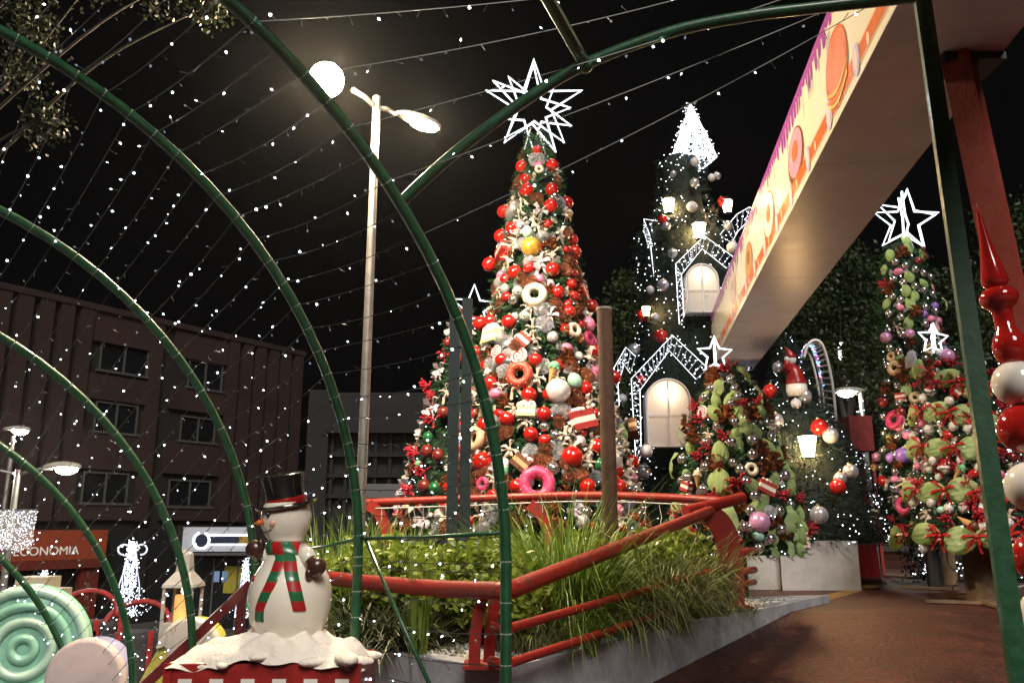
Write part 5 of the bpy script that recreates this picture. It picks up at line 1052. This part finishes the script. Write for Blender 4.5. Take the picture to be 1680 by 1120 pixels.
# ------------------------------------------------------------------ giant sweets
YG = 9.6; k = YG / 1389
def swirl_disc(px, py, rpx, Y, label, m, m2):
    p = P(px, py, Y); kk = Y / 1389; o = thing('giant_lollipop', p, label, 'decoration'); rot = Matrix.Rotation(math.pi / 2, 3, 'X'); tl = Matrix.Rotation(R(14), 3, 'Z')
    prof = [(0.01, 14), (rpx * .9, 14), (rpx * .98, 8), (rpx, 0), (rpx * .98, -8), (rpx * .9, -14), (.01, -14)]; MB().lathe([(r * kk, z * kk) for r, z in prof], 44, rot=tl @ rot).build('disc', m, o, 40)
    for rr in (.9, .66, .42, .17): MB().tube([tl @ Vector((math.cos(a) * rr * rpx * kk, -14 * kk, math.sin(a) * rr * rpx * kk)) for a in np.linspace(0, 2 * math.pi, 48, endpoint=False)], .082 * rpx * kk, 9, closed=True).build('ring', m2 if rr in (.9, .42) else m, o, True)
    MB().tube([(0, .1, -rpx * kk * .9), (0, .1, STREET - p.z)], .06, 10).build('stick', M_white_pl, o, True)
M_mintg = mat('mint_gloss', (.30, .60, .46), .25, var=.06, coat=.4); M_mintl = mat('mint_pale', (.48, .70, .58), .25, var=.06, coat=.4)
swirl_disc(42, 1062, 98, YG, 'giant mint green swirl lollipop at the lower left', M_mintg, M_mintl)
def slab(px, py_top, w_px, h_px, Y, lean, label, m, cap, drip):
    p = P(px, py_top + h_px, Y); kk = Y / 1389; o = thing('giant_popsicle', (p.x, p.y, p.z), label, 'decoration'); w_, h = w_px * kk, h_px * kk; rt = Matrix.Rotation(lean, 3, 'Y')
    def shape(w_, z0, h, wav=0):
        q = [(w_ / 2, z0)] + [(w_ / 2 * math.cos(a), h - w_ / 2 + w_ / 2 * math.sin(a)) for a in np.linspace(0, math.pi, 20)] + [(-w_ / 2, z0)]
        if wav: q += [(-w_ / 2 + w_ * t, z0 + wav * math.sin(t * 15) * (1 if t < .7 else .5)) for t in np.linspace(.06, .94, 16)]
        return q
    def puffy(name, poly, y0, y1, m, par):
        b = MB(); n = len(poly); cxm = sum(x for x, z in poly) / n; czm = sum(z for x, z in poly) / n; vs = []
        for s_, y in ((1.0, (y0 + y1) / 2), (.985, y0 + .03), (.93, y0 + .005), (.85, y0)):
            vs += [rt @ Vector((cxm + (x - cxm) * s_, y, czm + (z - czm) * s_)) for x, z in poly]
        vs += [rt @ Vector((x, y1, z)) for x, z in poly]
        fs = [tuple(3 * n + i for i in range(n))] + [(r_ * n + i, r_ * n + (i + 1) % n, (r_ + 1) * n + (i + 1) % n, (r_ + 1) * n + i) for r_ in range(3) for i in range(n)] + [tuple(4 * n + i for i in range(n))[::-1]] + [(4 * n + i, 4 * n + (i + 1) % n, (i + 1) % n, i) for i in range(n)]
        b.add(vs, fs); return b.build(name, m, par, 50)
    puffy('ice', shape(w_, -1.2, h), 0, .26, m, o); puffy('icing_cap', shape(w_ * 1.03, h * drip, h * 1.02, .05), -.045, .03, cap, o)
    MB().tube([rt @ Vector((0, .13, -1.1)), rt @ Vector((0, .13, STREET - p.z))], .06, 8).build('stick', M_dough, o, True)
slab(136, 1062, 124, 130, 9.0, R(-4), 'giant round popsicle with pale pink icing over lavender', mat('lavender_ice', (.42, .42, .68), .3, var=.08, coat=.3), mat('pale_pink_icing', (.66, .53, .52), .35, var=.06, coat=.3), .42)
slab(255, 1018, 96, 150, 8.9, R(26), 'giant yellow popsicle with white icing leaning by the banister', mat('yellow_ice', (.62, .55, .10), .3, var=.08, coat=.3), mat('white_icing', (.68, .60, .52), .35, var=.05, coat=.3), .55)
# ------------------------------------------------------------------ buildings across the street
FA, FB = P(0, 862, 30), P(490, 862, 41.7); FA.z = FB.z = STREET
fd = (FB - FA).normalized(); fn = Vector((fd.y, -fd.x, 0))      # towards the plaza
def fac(px, py, o=FA, n=fn, d=fd): q = Pplane(px, py, o, n); return (q - o).dot(d), q.z
M_rib = mat('red_brown_rib', (.020, .0075, .0065), .8, var=.25, scale=.6); M_gap = mat('dark_recess', (.006, .0034, .0034), .9, var=.3)
o = thing('apartment_building', FA, 'dark red ribbed apartment building behind the light tunnel', 'building')
def fp(s, z, out=0): return fd * s + fn * out + Vector((0, 0, z - STREET))
def fbox(name, s0, s1, z0, z1, o0, o1, m, par):
    b = MB(); b.add([fp(s0, z0, o0), fp(s1, z0, o0), fp(s1, z1, o0), fp(s0, z1, o0), fp(s0, z0, o1), fp(s1, z0, o1), fp(s1, z1, o1), fp(s0, z1, o1)], [(0, 1, 2, 3), (5, 4, 7, 6), (4, 0, 3, 7), (1, 5, 6, 2), (3, 2, 6, 7), (4, 5, 1, 0)]); return b.build(name, m, par)
S1 = fac(490, 700)[0]; ZR = fac(0, 470)[1]; S0 = -6
fbox('wall', S0, S1, STREET, ZR - .1, -8, 0, M_gap, o)
zs = fac(100, 868)[1]
bays = [(fac(128, 700)[0], fac(238, 700)[0]), (fac(272, 700)[0], fac(362, 700)[0])]
s = S0; 
while s < S1 - .3:
    wd = .55
    e = min(s + wd, S1); inb = any(a - .1 < s + wd / 2 < c + .1 for a, c in bays)
    if not inb: fbox('rib', s, e, zs + .3, ZR, .001, .22, M_rib, o)
    s = e + .24
for a, c in bays:
    rows_z = [fac(200, y)[1] for y in (568, 620, 660, 714, 772, 826)]
    zz = [ZR - .05, rows_z[0], rows_z[1], rows_z[2], rows_z[3], rows_z[4], rows_z[5], zs + .35]
    for i in range(0, 8, 2): fbox('spandrel', a, c, zz[i + 1], zz[i], .002, .15, M_rib, o)
M_glassd = mat('dark_window_glass', (.008, .009, .011), .1, var=.3, spec=.6); M_alu = mat('window_frame_grey', (.06, .058, .06), .5, var=.1)
wins = [(165, 240, 560, 614), (309, 362, 590, 640), (156, 222, 657, 711), (296, 350, 680, 726), (136, 206, 770, 826), (276, 342, 783, 832)]
for x0, x1, y0, y1 in wins:
    s0, z1 = fac(x0, y0); s1, z0 = fac(x1, y1); z1 = fac((x0 + x1) / 2, y0 + 4)[1]; z0 = fac((x0 + x1) / 2, y1 - 2)[1]
    wv = fbox('window', s0, s1, z0, z1, .003, .03, M_glassd, o)
    for a_, c_ in ((s0, s0 + .07), ((s0 + s1) / 2 - .035, (s0 + s1) / 2 + .035), (s1 - .07, s1)): fbox('frame_bar', a_, c_, z0, z1, .031, .09, M_alu, wv)
    fbox('sill', s0 - .1, s1 + .1, z0 - .1, z0 - .005, .004, .2, M_alu, wv); fbox('head_bar', s0, s1, z1 - .07, z1, .032, .088, M_alu, wv)
fbox('parapet', S0, S1, ZR - .12, ZR + .12, -.3, .26, M_rib, o)
fbox('shop_wall', S0, S1, STREET, zs - .0, .004, .05, M_black, o)
for px in (20, 75, 140, 220, 330, 410): s_ = fac(px, 950)[0]; fbox('shop_pillar', s_, s_ + .35, STREET, zs, .06, .2, M_gap, o)
# red shop fascia with lettering
FO = FA + fn * .64; fac2 = lambda px, py: fac(px, py, FO)
s0, s1 = fac2(-20, 890)[0], fac2(176, 890)[0]; za, zb_ = fac2(100, 869)[1], fac2(100, 918)[1]
o2 = thing('shop_sign', FA + fp(s0, zb_, .3), 'long red orange shop fascia reading economia', 'sign'); L2 = Vector(o2.location) - FA
b = MB(); q = [fp(s, z, w_) - L2 for w_ in (.28, .62) for s, z in ((s0, zb_), (s1, zb_), (s1, za), (s0, za))]; b.add(q, [(3, 2, 1, 0), (4, 5, 6, 7), (0, 1, 5, 4), (1, 2, 6, 5), (2, 3, 7, 6), (3, 0, 4, 7)]); b.build('fascia', mat('sign_red_orange', (.16, .028, .012), .45, var=.15, emit=(.5, .09, .03), estr=.06), o2)
q = [fp(s, z, w_) - L2 for w_ in (.26, .64) for s, z in ((s0, zb_ - .32), (s1, zb_ - .32), (s1, zb_ - .01), (s0, zb_ - .01))]; b = MB(); b.add(q, [(3, 2, 1, 0), (4, 5, 6, 7), (0, 1, 5, 4), (1, 2, 6, 5), (2, 3, 7, 6), (3, 0, 4, 7)]); b.build('lower_band', mat('sign_dark_red', (.11, .018, .010), .5, var=.15), o2)
def text(body, par, loc, size, m, d, n, name='lettering', extrude=.01):
    cu = bpy.data.curves.new(name, 'FONT'); cu.body = body; cu.size = size; cu.extrude = extrude; cu.materials.append(m); t = bpy.data.objects.new(name, cu); sc.collection.objects.link(t); t.parent = par
    bpy.context.view_layer.update(); me = bpy.data.meshes.new_from_object(t.evaluated_get(bpy.context.evaluated_depsgraph_get())); bpy.data.objects.remove(t); t = bpy.data.objects.new(name, me); sc.collection.objects.link(t); t.parent = par
    t.location = loc; t.rotation_euler = Matrix((d, Vector((0, 0, 1)), n)).transposed().to_euler(); return t
M_let = mat('pale_lettering', (.55, .53, .50), .5, var=0, emit=(.6, .57, .52), estr=.18)
sr, _ = fac2(128, 905); ht = fac2(80, 897)[1] - fac2(80, 911)[1]
t = text('ECONOMIA', o2, fp(fac2(21, 905)[0], fac2(80, 910)[1], .64) - L2, ht * 1.42, M_let, fd, fn)
bpy.context.view_layer.update(); dimx = t.dimensions.x; t.scale = ((sr - fac2(21, 905)[0]) / dimx, 1, 1)
text('O', o2, fp(fac2(49, 890)[0], fac2(50, 890)[1], .64) - L2, ht * .6, M_let, fd, fn)
# vertical letters on the pillar beside it
sv = fac(122, 960)[0]; o3 = thing('pillar_sign', FA + fp(sv, STREET, .3), 'narrow red pillar sign with vertical white letters', 'sign'); L3 = Vector(o3.location) - FA
z_t, z_b = fac(122, 921)[1], fac(122, 1000)[1]; b = MB(); b.add([fp(s, z, w_) - L3 for w_ in (.22, .5) for s, z in ((sv - .1, STREET), (sv + .62, STREET), (sv + .62, z_t - .02), (sv - .1, z_t - .02))], [(3, 2, 1, 0), (4, 5, 6, 7), (0, 1, 5, 4), (1, 2, 6, 5), (3, 0, 4, 7)]); b.build('pillar', MATS['sign_dark_red'], o3)
for i, ch in enumerate('FARMACI'): text(ch, o3, fp(sv + .14, z_t - .55 - i * .42, .505) - L3, .30, mat('dimmed_lettering', (.16, .12, .10), .6, var=0), fd, fn, 'letter')  # white letters darkened in their colour to look dim
# pale illuminated shop sign further right, on its own low shop building
YB = 33.0
def bp2(px, py, Y=YB): return P(px, py, Y)
a, c = bp2(305, 858), bp2(440, 930); o = thing('corner_shop', (a.x, YB, STREET), 'low corner shop under an illuminated pale sign', 'building'); L = Vector(o.location)
zt1 = bp2(350, 862).z; MB().box(((c.x - a.x) / 2 + .3, 3, (zt1 - STREET) / 2), (c.x - a.x + 1.2, 6, zt1 - STREET)).build('wall', M_gap, o)
for px in (312, 352, 392):
    q = bp2(px, 945) - L; w_ = .85; pn = MB().box((q.x + w_ / 2, -.03, (bp2(px, 915).z - STREET) / 2), (w_, .04, bp2(px, 915).z - STREET)).build('shop_window', M_glassd, o); MB().box((q.x - .03, -.06, (bp2(px, 915).z - STREET) / 2), (.06, .08, bp2(px, 915).z - STREET)).build('frame_bar', M_alu, pn)
MB().box(bp2(383, 950) - L + Vector((0, -.06, 0)), (.7, .02, 1.0)).build('yellow_poster', mat('poster_yellow', (.25, .22, .02), .5), o)
for px in (356, 370): MB().box(bp2(px, 945) - L + Vector((0, -.06, 0)), (.22, .02, .4)).build('lit_screen', glow('pale_screen', (.35, .5, .75), .25), o)
sg = thing('illuminated_sign', bp2(358, 884, YB - .5), 'pale illuminated shop sign with a glowing ring and dark name bar', 'sign'); L = Vector(sg.location); k = YB / 1389
MB().box((0, 0, 0), (110 * k, .3, 38 * k)).build('box', mat('sign_grey_white', (.30, .30, .33), .5, var=.1, emit=(.6, .65, .8), estr=.10), sg)
MB().box((0, -.05, -23 * k), (116 * k, .5, 4 * k)).build('ledge', M_alu, sg)
rt = Matrix.Rotation(math.pi / 2, 3, 'X')
c0 = Vector((-24 * k, -.17, -2 * k)); MB().lathe([(10 * k, 0), (10 * k, .02)], 28, c0, rot=rt).build('emblem', mat('emblem_navy', (.015, .018, .05), .4, var=.1), sg)
tube_obj([c0 + Vector((12.4 * k * math.cos(t), -.02, 12.4 * k * math.sin(t))) for t in np.linspace(R(110), R(430), 30)], .04, 6, 'glow_ring', glow('sign_neon', (.85, .92, 1), 2.2), sg)
MB().box((16 * k, -.16, -1 * k), (62 * k, .03, 12 * k)).build('name_bar', MATS['emblem_navy'], sg); MB().box((44 * k, -.18, -1 * k), (16 * k, .03, 12 * k)).build('yellow_bar', mat('sign_yellow', (.28, .17, .02), .5), sg)
for zz in (-8.2, 6.2): tube_obj([(-14 * k, -.18, zz * k), (52 * k, -.18, zz * k)], .035, 6, 'glow_line', MATS['sign_neon'], sg)
# grey concrete block behind the lamp post
YK = 30; a = P(505, 640, YK); o = thing('grey_building', (a.x, YK, STREET), 'dim grey concrete building behind the lamp post', 'building'); L = Vector(o.location)
M_gb = mat('dim_concrete', (.007, .007, .008), .85, var=.3, scale=.4); zr = P(505, 640, YK).z; x1 = P(700, 680, YK).x
MB().box(((x1 - a.x) / 2, 3.5, (zr - STREET) / 2), (x1 - a.x, 6, zr - STREET)).build('wall', mat('dark_concrete', (.012, .012, .014), .9), o)
q = P(532, 700, YK).x - a.x; MB().box((q / 2 + .1, .3, (zr - STREET) / 2), (q + .1, .55, zr - STREET + .05)).build('pier', M_gb, o)
z0 = P(600, 710, YK).z; MB().box(((q + x1 - a.x) / 2, .2, (zr - .5 + z0) / 2 - STREET), (x1 - a.x - q, .6, zr - .5 - z0)).build('upper_slab', M_gb, o)
for i in range(3): zz = P(600, 745 + i * 34, YK).z; MB().box(((q + x1 - a.x) / 2, .3, zz - STREET), (x1 - a.x - q, .25, .14)).build('floor_edge', M_gb, o)
for i in range(7): xx = q + (x1 - a.x - q) * (i + .5) / 7; MB().box((xx, .35, (z0 + STREET) / 2 - STREET), (.12, .2, z0 - STREET)).build('mullion', M_gb, o)
MB().box((P(640, 805, YK).x - a.x, -.05, P(640, 805, YK).z - STREET), (2.0, .1, .5)).build('white_board', mat('pale_board', (.10, .10, .11), .6), o)

# ------------------------------------------------------------------ light decorations down in the street
o = thing('light_curtain', P(25, 870, 16.5), 'rectangular hanging curtain of white lights behind the left lamp post', 'light decoration'); L = Vector(o.location); b = MB(); wm = MB()
x0, x1, z0, z1 = P(-30, 870, 16.5).x, P(56, 870, 16.5).x, P(25, 905, 16.5).z, P(25, 836, 16.5).z
for i in range(46):
    x = x0 + (x1 - x0) * i / 45; lo_ = z0 + random.uniform(0, .1); wm.tube([Vector((x, 16.5, z1)) - L, Vector((x - .02, 16.5, lo_)) - L], .004, 3, cap=False)
    for j in range(13): bulb(b, Vector((x + random.uniform(-.02, .02), 16.5 + random.uniform(-.05, .05), lo_ + (z1 - lo_) * random.random())) - L, Vector((0, 0, 1)), .009)
MB().bar(Vector((x0, 16.5, z1)) - L, Vector((x1, 16.5, z1)) - L, .03, .03).build('top_bar', M_steel, o); MB().bar(Vector((x0 - .3, 16.5, z1)) - L, Vector((x0 - .3, 16.5, STREET)) - L, .05, .05).build('mast', M_steel, o); MB().bar(Vector((x0 - .3, 16.5, z1)) - L, Vector((x0, 16.5, z1)) - L, .03, .03).build('bracket', M_steel, o)
M_led_dim = glow('led_curtain', (.8, .86, 1), 2.4); wm.build('wires', M_white_wire, o, kind='stuff'); b.build('lit_bulbs', M_led_dim, o, kind='stuff')
def light_figure(px, y0, y1, wpx, Y, label, n, curls=True):
    p = P(px, y1, Y); top = P(px, y0, Y).z; o = thing('light_sculpture', (p.x, Y, STREET), label, 'light decoration'); L = Vector(o.location); kk = Y / 1389; b = MB(); wm = MB(); H = top - STREET
    MB().tube([(0, 0, 0), (0, 0, H * .92)], .02, 6).build('mast', M_black, o)
    if curls:
        for s in (-1, 1): wm.tube([Vector((s * (.02 + .16 * (1 - math.cos(t))), 0, H * .92 + .16 * math.sin(t) + .03 * t)) for t in np.linspace(0, 4.6, 16)], .02, 5)
    base = p.z - STREET
    for i in range(n):
        t = random.random(); z = base + (H - base) * t; sp = wpx * kk * (.12 + .9 * (1 - t) ** .9 * (.55 + .45 * math.sin(t * 9))) * .5; x = random.gauss(0, .55) * sp; bulb(b, Vector((x, random.uniform(-.15, .15), z)), Vector((0, 0, 1)), .013)
    for s in range(9):
        a = random.uniform(0, 6); wm.tube([Vector((math.sin(a + t * 3) * wpx * kk * .35 * (1.1 - t), .05 * math.cos(a), base + (H - base) * t)) for t in np.linspace(0, .95, 12)], .012, 4)
    wm.build('wire_frame', glow('sculpture_tube', (.72, .74, 1), .8), o, kind='stuff'); b.build('lit_bulbs', M_led_soft, o, kind='stuff')
light_figure(207, 888, 1010, 62, 20, 'tall curled white light sculpture between two leaning arches', 620)
light_figure(398, 915, 1012, 34, 19, 'white light sculpture just left of the snowman', 300, False)
light_figure(70, 935, 962, 40, 27, 'small far cluster of bluish lights under the red fascia', 110, False)
for px, py, lb in ((225, 1005, 'red basket seat netted with tiny lights below the curled sculpture'), (140, 985, 'dark red seat with lights behind the mint lollipop')):
    p = P(px, py, 14.5); o = thing('light_basket', (p.x, 14.5, STREET), lb, 'decoration'); h = p.z - STREET + .15; b = MB()
    MB().lathe([(.55, .1), (.62, h * .5), (.6, h * .8), (.5, h * .82)], 20).build('drum', mat('basket_dark', (.02, .02, .025), .7), o, 40)
    for s in range(5): a = math.pi + s * math.pi / 4; MB().tube([(.63 * math.cos(a), .63 * math.sin(a), .1), (.63 * math.cos(a), .63 * math.sin(a), h * .85)], .05, 6).build('rib', M_bred, o)
    MB().tube([(.55 * math.cos(a), .2 * math.sin(a) , h * .85 + .4 * abs(math.sin(a))) for a in np.linspace(0, math.pi, 14)], .05, 8).build('back_hoop', M_bred, o, True)
    for i in range(150): a = random.uniform(math.pi, 2 * math.pi); bulb(b, Vector((.65 * math.cos(a), .65 * math.sin(a), random.uniform(.1, h * .85))), Vector((0, 0, 1)), .014)
    b.build('lit_bulbs', M_led_soft, o, kind='stuff')
M_lw = mat('lantern_white', (.32, .31, .30), .5, var=.1); p = P(298, 1005, 11.5); o = thing('big_lantern', (p.x, 11.5, STREET), 'large white lantern decoration holding an orange candle', 'lantern'); h0 = P(298, 1020, 11.5).z - STREET; h1 = P(298, 962, 11.5).z - STREET; k = 11.5 / 1389; w_ = 22 * k
for sx in (-1, 1):
    for sy in (-1, 1): MB().box((sx * w_, sy * w_, (h0 + h1) / 2), (.035, .035, h1 - h0)).build('corner_post', M_lw, o)
MB().lathe([(w_ * 1.65, h1), (w_ * 1.6, h1 + .04), (w_ * .7, h1 + .2), (w_ * .55, h1 + .42), (w_ * .35, h1 + .48)], 4, rot=Matrix.Rotation(R(45), 3, 'Z')).build('roof', M_lw, o); MB().box((0, 0, h0 / 2), (w_ * 2.2, w_ * 2.2, h0)).build('plinth', M_lw, o)
cd = MB().lathe([(w_ * .55, h0), (w_ * .55, h0 + .33), (w_ * .5, h0 + .35), (.01, h0 + .34)], 18).build('candle', mat('candle_orange', (.65, .30, .09), .5, emit=(1, .42, .12), estr=.45), o, 40); MB().lathe([(.01, h0 + .35), (.035, h0 + .39), (.02, h0 + .46), (.003, h0 + .5)], 8).build('flame', glow('candle_flame', (1, .7, .35), 2), cd, True)
# pale display stand behind the mint lollipop
p = P(62, 962, 12); o = thing('display_stand', (p.x, 12, STREET), 'pale stepped stand top behind the mint lollipop', 'stand'); hh = p.z - STREET; M_st = mat('stand_cream', (.40, .36, .28), .5)
MB().box((0, 0, hh + .06), (.42, .4, .16)).build('top_block', M_st, o); MB().box((0, 0, hh - .08), (.66, .6, .11)).build('middle_step', M_st, o); MB().box((0, 0, (hh - .14) / 2), (.5, .5, hh - .14)).build('column', M_st, o)

# ------------------------------------------------------------------ background trees
def leaf_tree(px, Y, zb, crown, n, label, m, leaf=.16, trunk=.16, name='tree', limbs=True, group='trees in the background'):
    """crown: list of (px, py, rx_px, ry_px) clumps"""
    p = P(px, 800, Y); o = thing(name, (p.x, Y, zb), label, 'tree', group); L = Vector(o.location); k = Y / 1389; b = MB(); tr = MB()
    cz = max(P(c[0], c[1], Y).z for c in crown); fork = Vector((0, 0, (cz - zb) * .45)); tr.tube([(0, 0, 0), (.05, 0, fork.z * .5), fork], [trunk, trunk * .8, trunk * .6], 8)
    for cx_, cy_, rx, ry in crown:
        c = P(cx_, cy_, Y) - L; tr.tube(smooth_curve([fork, fork.lerp(c, .45) + Vector((random.uniform(-.2, .2), 0, .12)), fork.lerp(c, .75) + Vector((random.uniform(-.15, .15), random.uniform(-.2, .2), random.uniform(.05, .3))), c], 4), [trunk * .5 * (1 - i / 13) + .01 if limbs else .026 * (1 - i / 13) + .003 for i in range(13)], 6)
        for j in range(5 if limbs else 0): e = c + Vector((random.gauss(0, .5) * rx * k, random.gauss(0, .4) * rx * k, random.gauss(0, .5) * ry * k)); tr.tube([fork.lerp(c, .7), e], [trunk * .12, .01], 4)
        for s in range(int(n / 14)):
            q = Vector(rng.normal(size=3)); q.normalize(); q *= random.random() ** .4; g = c + Vector((q.x * rx * k, q.y * (rx + ry) * .5 * k, q.z * ry * k))
            for i in range(14):
                e = g + Vector((random.gauss(0, 1), random.gauss(0, 1), random.gauss(0, 1))) * leaf * 1.5; d = Vector(rng.normal(size=3)).normalized() * leaf; s_ = d.cross(Vector(rng.normal(size=3))).normalized() * leaf * .32
                b.add([e, e + d * .5 + s_, e + d, e + d * .5 - s_], [(0, 1, 2, 3)])
    b.build('crown', m, o, kind='stuff'); tr.build('trunk', mat('bark', (.022, .017, .012), .85, var=.4, bump=.4), o, True)
M_leaf = mat('night_foliage', (.022, .042, .010), .55, col2=(.04, .06, .014), scale=1.5, sub=.25)
leaf_tree(1400, 26, .5, [(1330, 520, 70, 60), (1390, 470, 70, 70), (1400, 560, 60, 60), (1350, 600, 50, 50), (1440, 620, 45, 60)], 2600, 'leafy dark tree beyond the lamp and lattice arch', M_leaf)
leaf_tree(1580, 27, .5, [(1560, 500, 70, 70), (1640, 560, 80, 80), (1600, 640, 90, 60), (1660, 380, 60, 70), (1690, 480, 80, 80)], 2200, 'dark tree behind the slim tree and green post', M_leaf)
leaf_tree(1010, 28, .5, [(1015, 540, 32, 50), (1025, 640, 30, 60), (1030, 480, 20, 30)], 900, 'very dark tree between the two tallest decorations', M_leaf)
# lit hedge mass behind the ball pillar
leaf_tree(1665, 16.5, .5, [(1650, 690, 40, 60), (1670, 760, 40, 50)], 900, 'bush sparkling with tiny lights behind the ball pillar', mat('lit_bush_leaf', (.07, .14, .03), .5, var=.3), leaf=.07, trunk=.06, name='bush', group=None)
o = [x for x in sc.objects if x.name.startswith('bush')][0]; b = MB()
for i in range(240): q = P(random.gauss(1660, 22), random.gauss(715, 45), 15.9) - Vector(o.location); bulb(b, q, Vector((0, 0, 1)), .014)
b.build('lit_bulbs', M_led_soft, o, kind='stuff')
# branches reaching in over the tunnel: tree rooted outside the picture
leaf_tree(-420, 7.4, 0, [(30, -20, 120, 40), (150, -30, 90, 45), (260, -20, 70, 45), (20, 120, 55, 25), (75, 195, 16, 38), (340, 10, 22, 25), (60, 60, 40, 50)], 330, 'overhanging leafy branches above the light tunnel', mat('near_leaf', (.010, .014, .004), .5, col2=(.024, .028, .007), scale=4, sub=.3), leaf=.055, trunk=.15, group=None, limbs=False)
# lights wound up the far right lamp and hanging in the trees
o = thing('light_strand', P(1412, 700, 20.8), 'strand of lights wound up the lamp by the red booth', 'light string'); b = MB(); L = Vector(o.location)
for i in range(90): q = P(1414 + random.gauss(0, 3), random.uniform(650, 860), 20.8) - L; bulb(b, q, Vector((0, 0, 1)), .016)
b.build('lit_bulbs', M_led_soft, o, kind='stuff'); MB().tube([P(1414 + 3 * math.sin(i), 650 + i * 7, 20.8) - L for i in range(30)], .008, 4).build('wire', M_wire, o)
o = thing('light_strand', P(1378, 575, 22), 'short strand of lights hanging in the dark tree', 'light string'); b = MB(); L = Vector(o.location)
for i in range(22): q = P(1378 + random.gauss(0, 2), random.uniform(562, 590), 22) - L; bulb(b, q, Vector((0, 0, 1)), .018)
b.build('lit_bulbs', M_led_soft, o, kind='stuff'); MB().tube([P(1378, 500, 22) - L, P(1379, 560, 22) - L, P(1378, 592, 22) - L], .008, 4).build('wire', M_wire, o)
# ------------------------------------------------------------------ drop the prototypes that were never hung
def drop(o):
    for ch in list(o.children): drop(ch)
    bpy.data.objects.remove(o)
for k, v in PROTO.items():
    if not v.get('used'): drop(v['o'])
# ------------------------------------------------------------------ thin haze volume added to give the lamps a bloom-like halo
hz_m = bpy.data.materials.new('halo_haze'); hz_m.use_nodes = True; hn = hz_m.node_tree; hn.nodes.remove(hn.nodes['Principled BSDF'])
pv = hn.nodes.new('ShaderNodeVolumePrincipled'); pv.inputs['Color'].default_value = (.9, .9, .9, 1); pv.inputs['Density'].default_value = .00022; pv.inputs['Anisotropy'].default_value = .9
hn.links.new(pv.outputs[0], hn.nodes['Material Output'].inputs['Volume'])
ob = MB().box((0, 28, 5.5), (90, 80, 17.6)).build('haze', hz_m, None, kind='stuff'); ob['label'] = 'thin night haze around the lamps'; ob['category'] = 'haze'

# ------------------------------------------------------------------ say which one: every hung ornament is told apart by its place among the others
bpy.context.view_layer.update()
def to_px(p):
    x, y, z = p.x, p.y, p.z - CAMZ; d = y * PC + z * PS; return CX + F * x / d, CY - F * (z * PC - y * PS) / d
TREES = [(T1, 'the tallest tree'), (T2, 'the berry tree'), (T3, 'the garland tower'), (T4, 'the dark garland tree'), (T5, 'the small ribbon tree'), (T6, 'the slim tree'), (T7, 'the bare trunk tree')]
orn = [o for o in sc.objects if o.parent is None and o.get('category') in ('ornament', 'bow')]
def home(o):
    p = o.matrix_world.translation; return min(range(7), key=lambda i: abs(math.hypot(p.x - TREES[i][0].c.x, p.y - TREES[i][0].c.y) - TREES[i][0].r(p.z)))
import re as _re
_cut = _re.compile(r' (on|in|at|high|low|near|above|below|behind|beside|left|right|under|partly|half|hanging|sticking|tucked|set|dotted|by|by the|with|between|over|down|of the|of)( |$).*')
info = {}
for o in orn: info[o.name] = (home(o), to_px(o.matrix_world.translation), _cut.sub('', o['label']))
anch = {}
for o in orn:
    if 'group' not in o: anch.setdefault(info[o.name][0], []).append(o)
def direction(dx, dy):
    v = 'above' if dy < 0 else 'below'; h = 'left of' if dx < 0 else 'right of'
    return v if abs(dy) > 2 * abs(dx) else h if abs(dx) > 2 * abs(dy) else v + ' and ' + h
fam = {}
for o in orn:
    if 'group' in o:
        t, q, k = info[o.name]
        row = _re.search(r'in the (\w+) row', o['label'])
        fam.setdefault((t, k, row.group(1) if row else ''), []).append(o)
used = set(o['label'] for o in orn if 'group' not in o)
for (t, k, row), os_ in fam.items():
    tn = TREES[t][1]; g = k + ' pieces on ' + tn
    if row:
        os_.sort(key=lambda o: info[o.name][1][0])
        for i, o in enumerate(os_): o['label'] = '%s, %s from the left in the %s row of %s' % (k, ordinal(i + 1), row, tn); o['group'] = g; used.add(o['label'])
    elif len(os_) <= 12 or not anch.get(t):
        os_.sort(key=lambda o: info[o.name][1][1])
        for i, o in enumerate(os_): o['label'] = '%s, %s from the top of %s' % (k, ordinal(i + 1), tn); o['group'] = g; used.add(o['label'])
    else:
        for o in os_:
            q = info[o.name][1]; near = sorted(anch[t], key=lambda a: (info[a.name][1][0] - q[0]) ** 2 + (info[a.name][1][1] - q[1]) ** 2)[:7]; best = None
            for a in near:
                ap = info[a.name][1]; l = '%s %s the %s' % (k, direction(q[0] - ap[0], q[1] - ap[1]), info[a.name][2])
                if l not in used: best = l; break
            if best is None:
                a = near[0]; ap = info[a.name][1]; n_ = 2
                while best is None or best in used: best = '%s %s the %s, %s away' % (k, direction(q[0] - ap[0], q[1] - ap[1]), info[a.name][2], ordinal(n_)); n_ += 1
            o['label'] = best; used.add(best); o['group'] = g
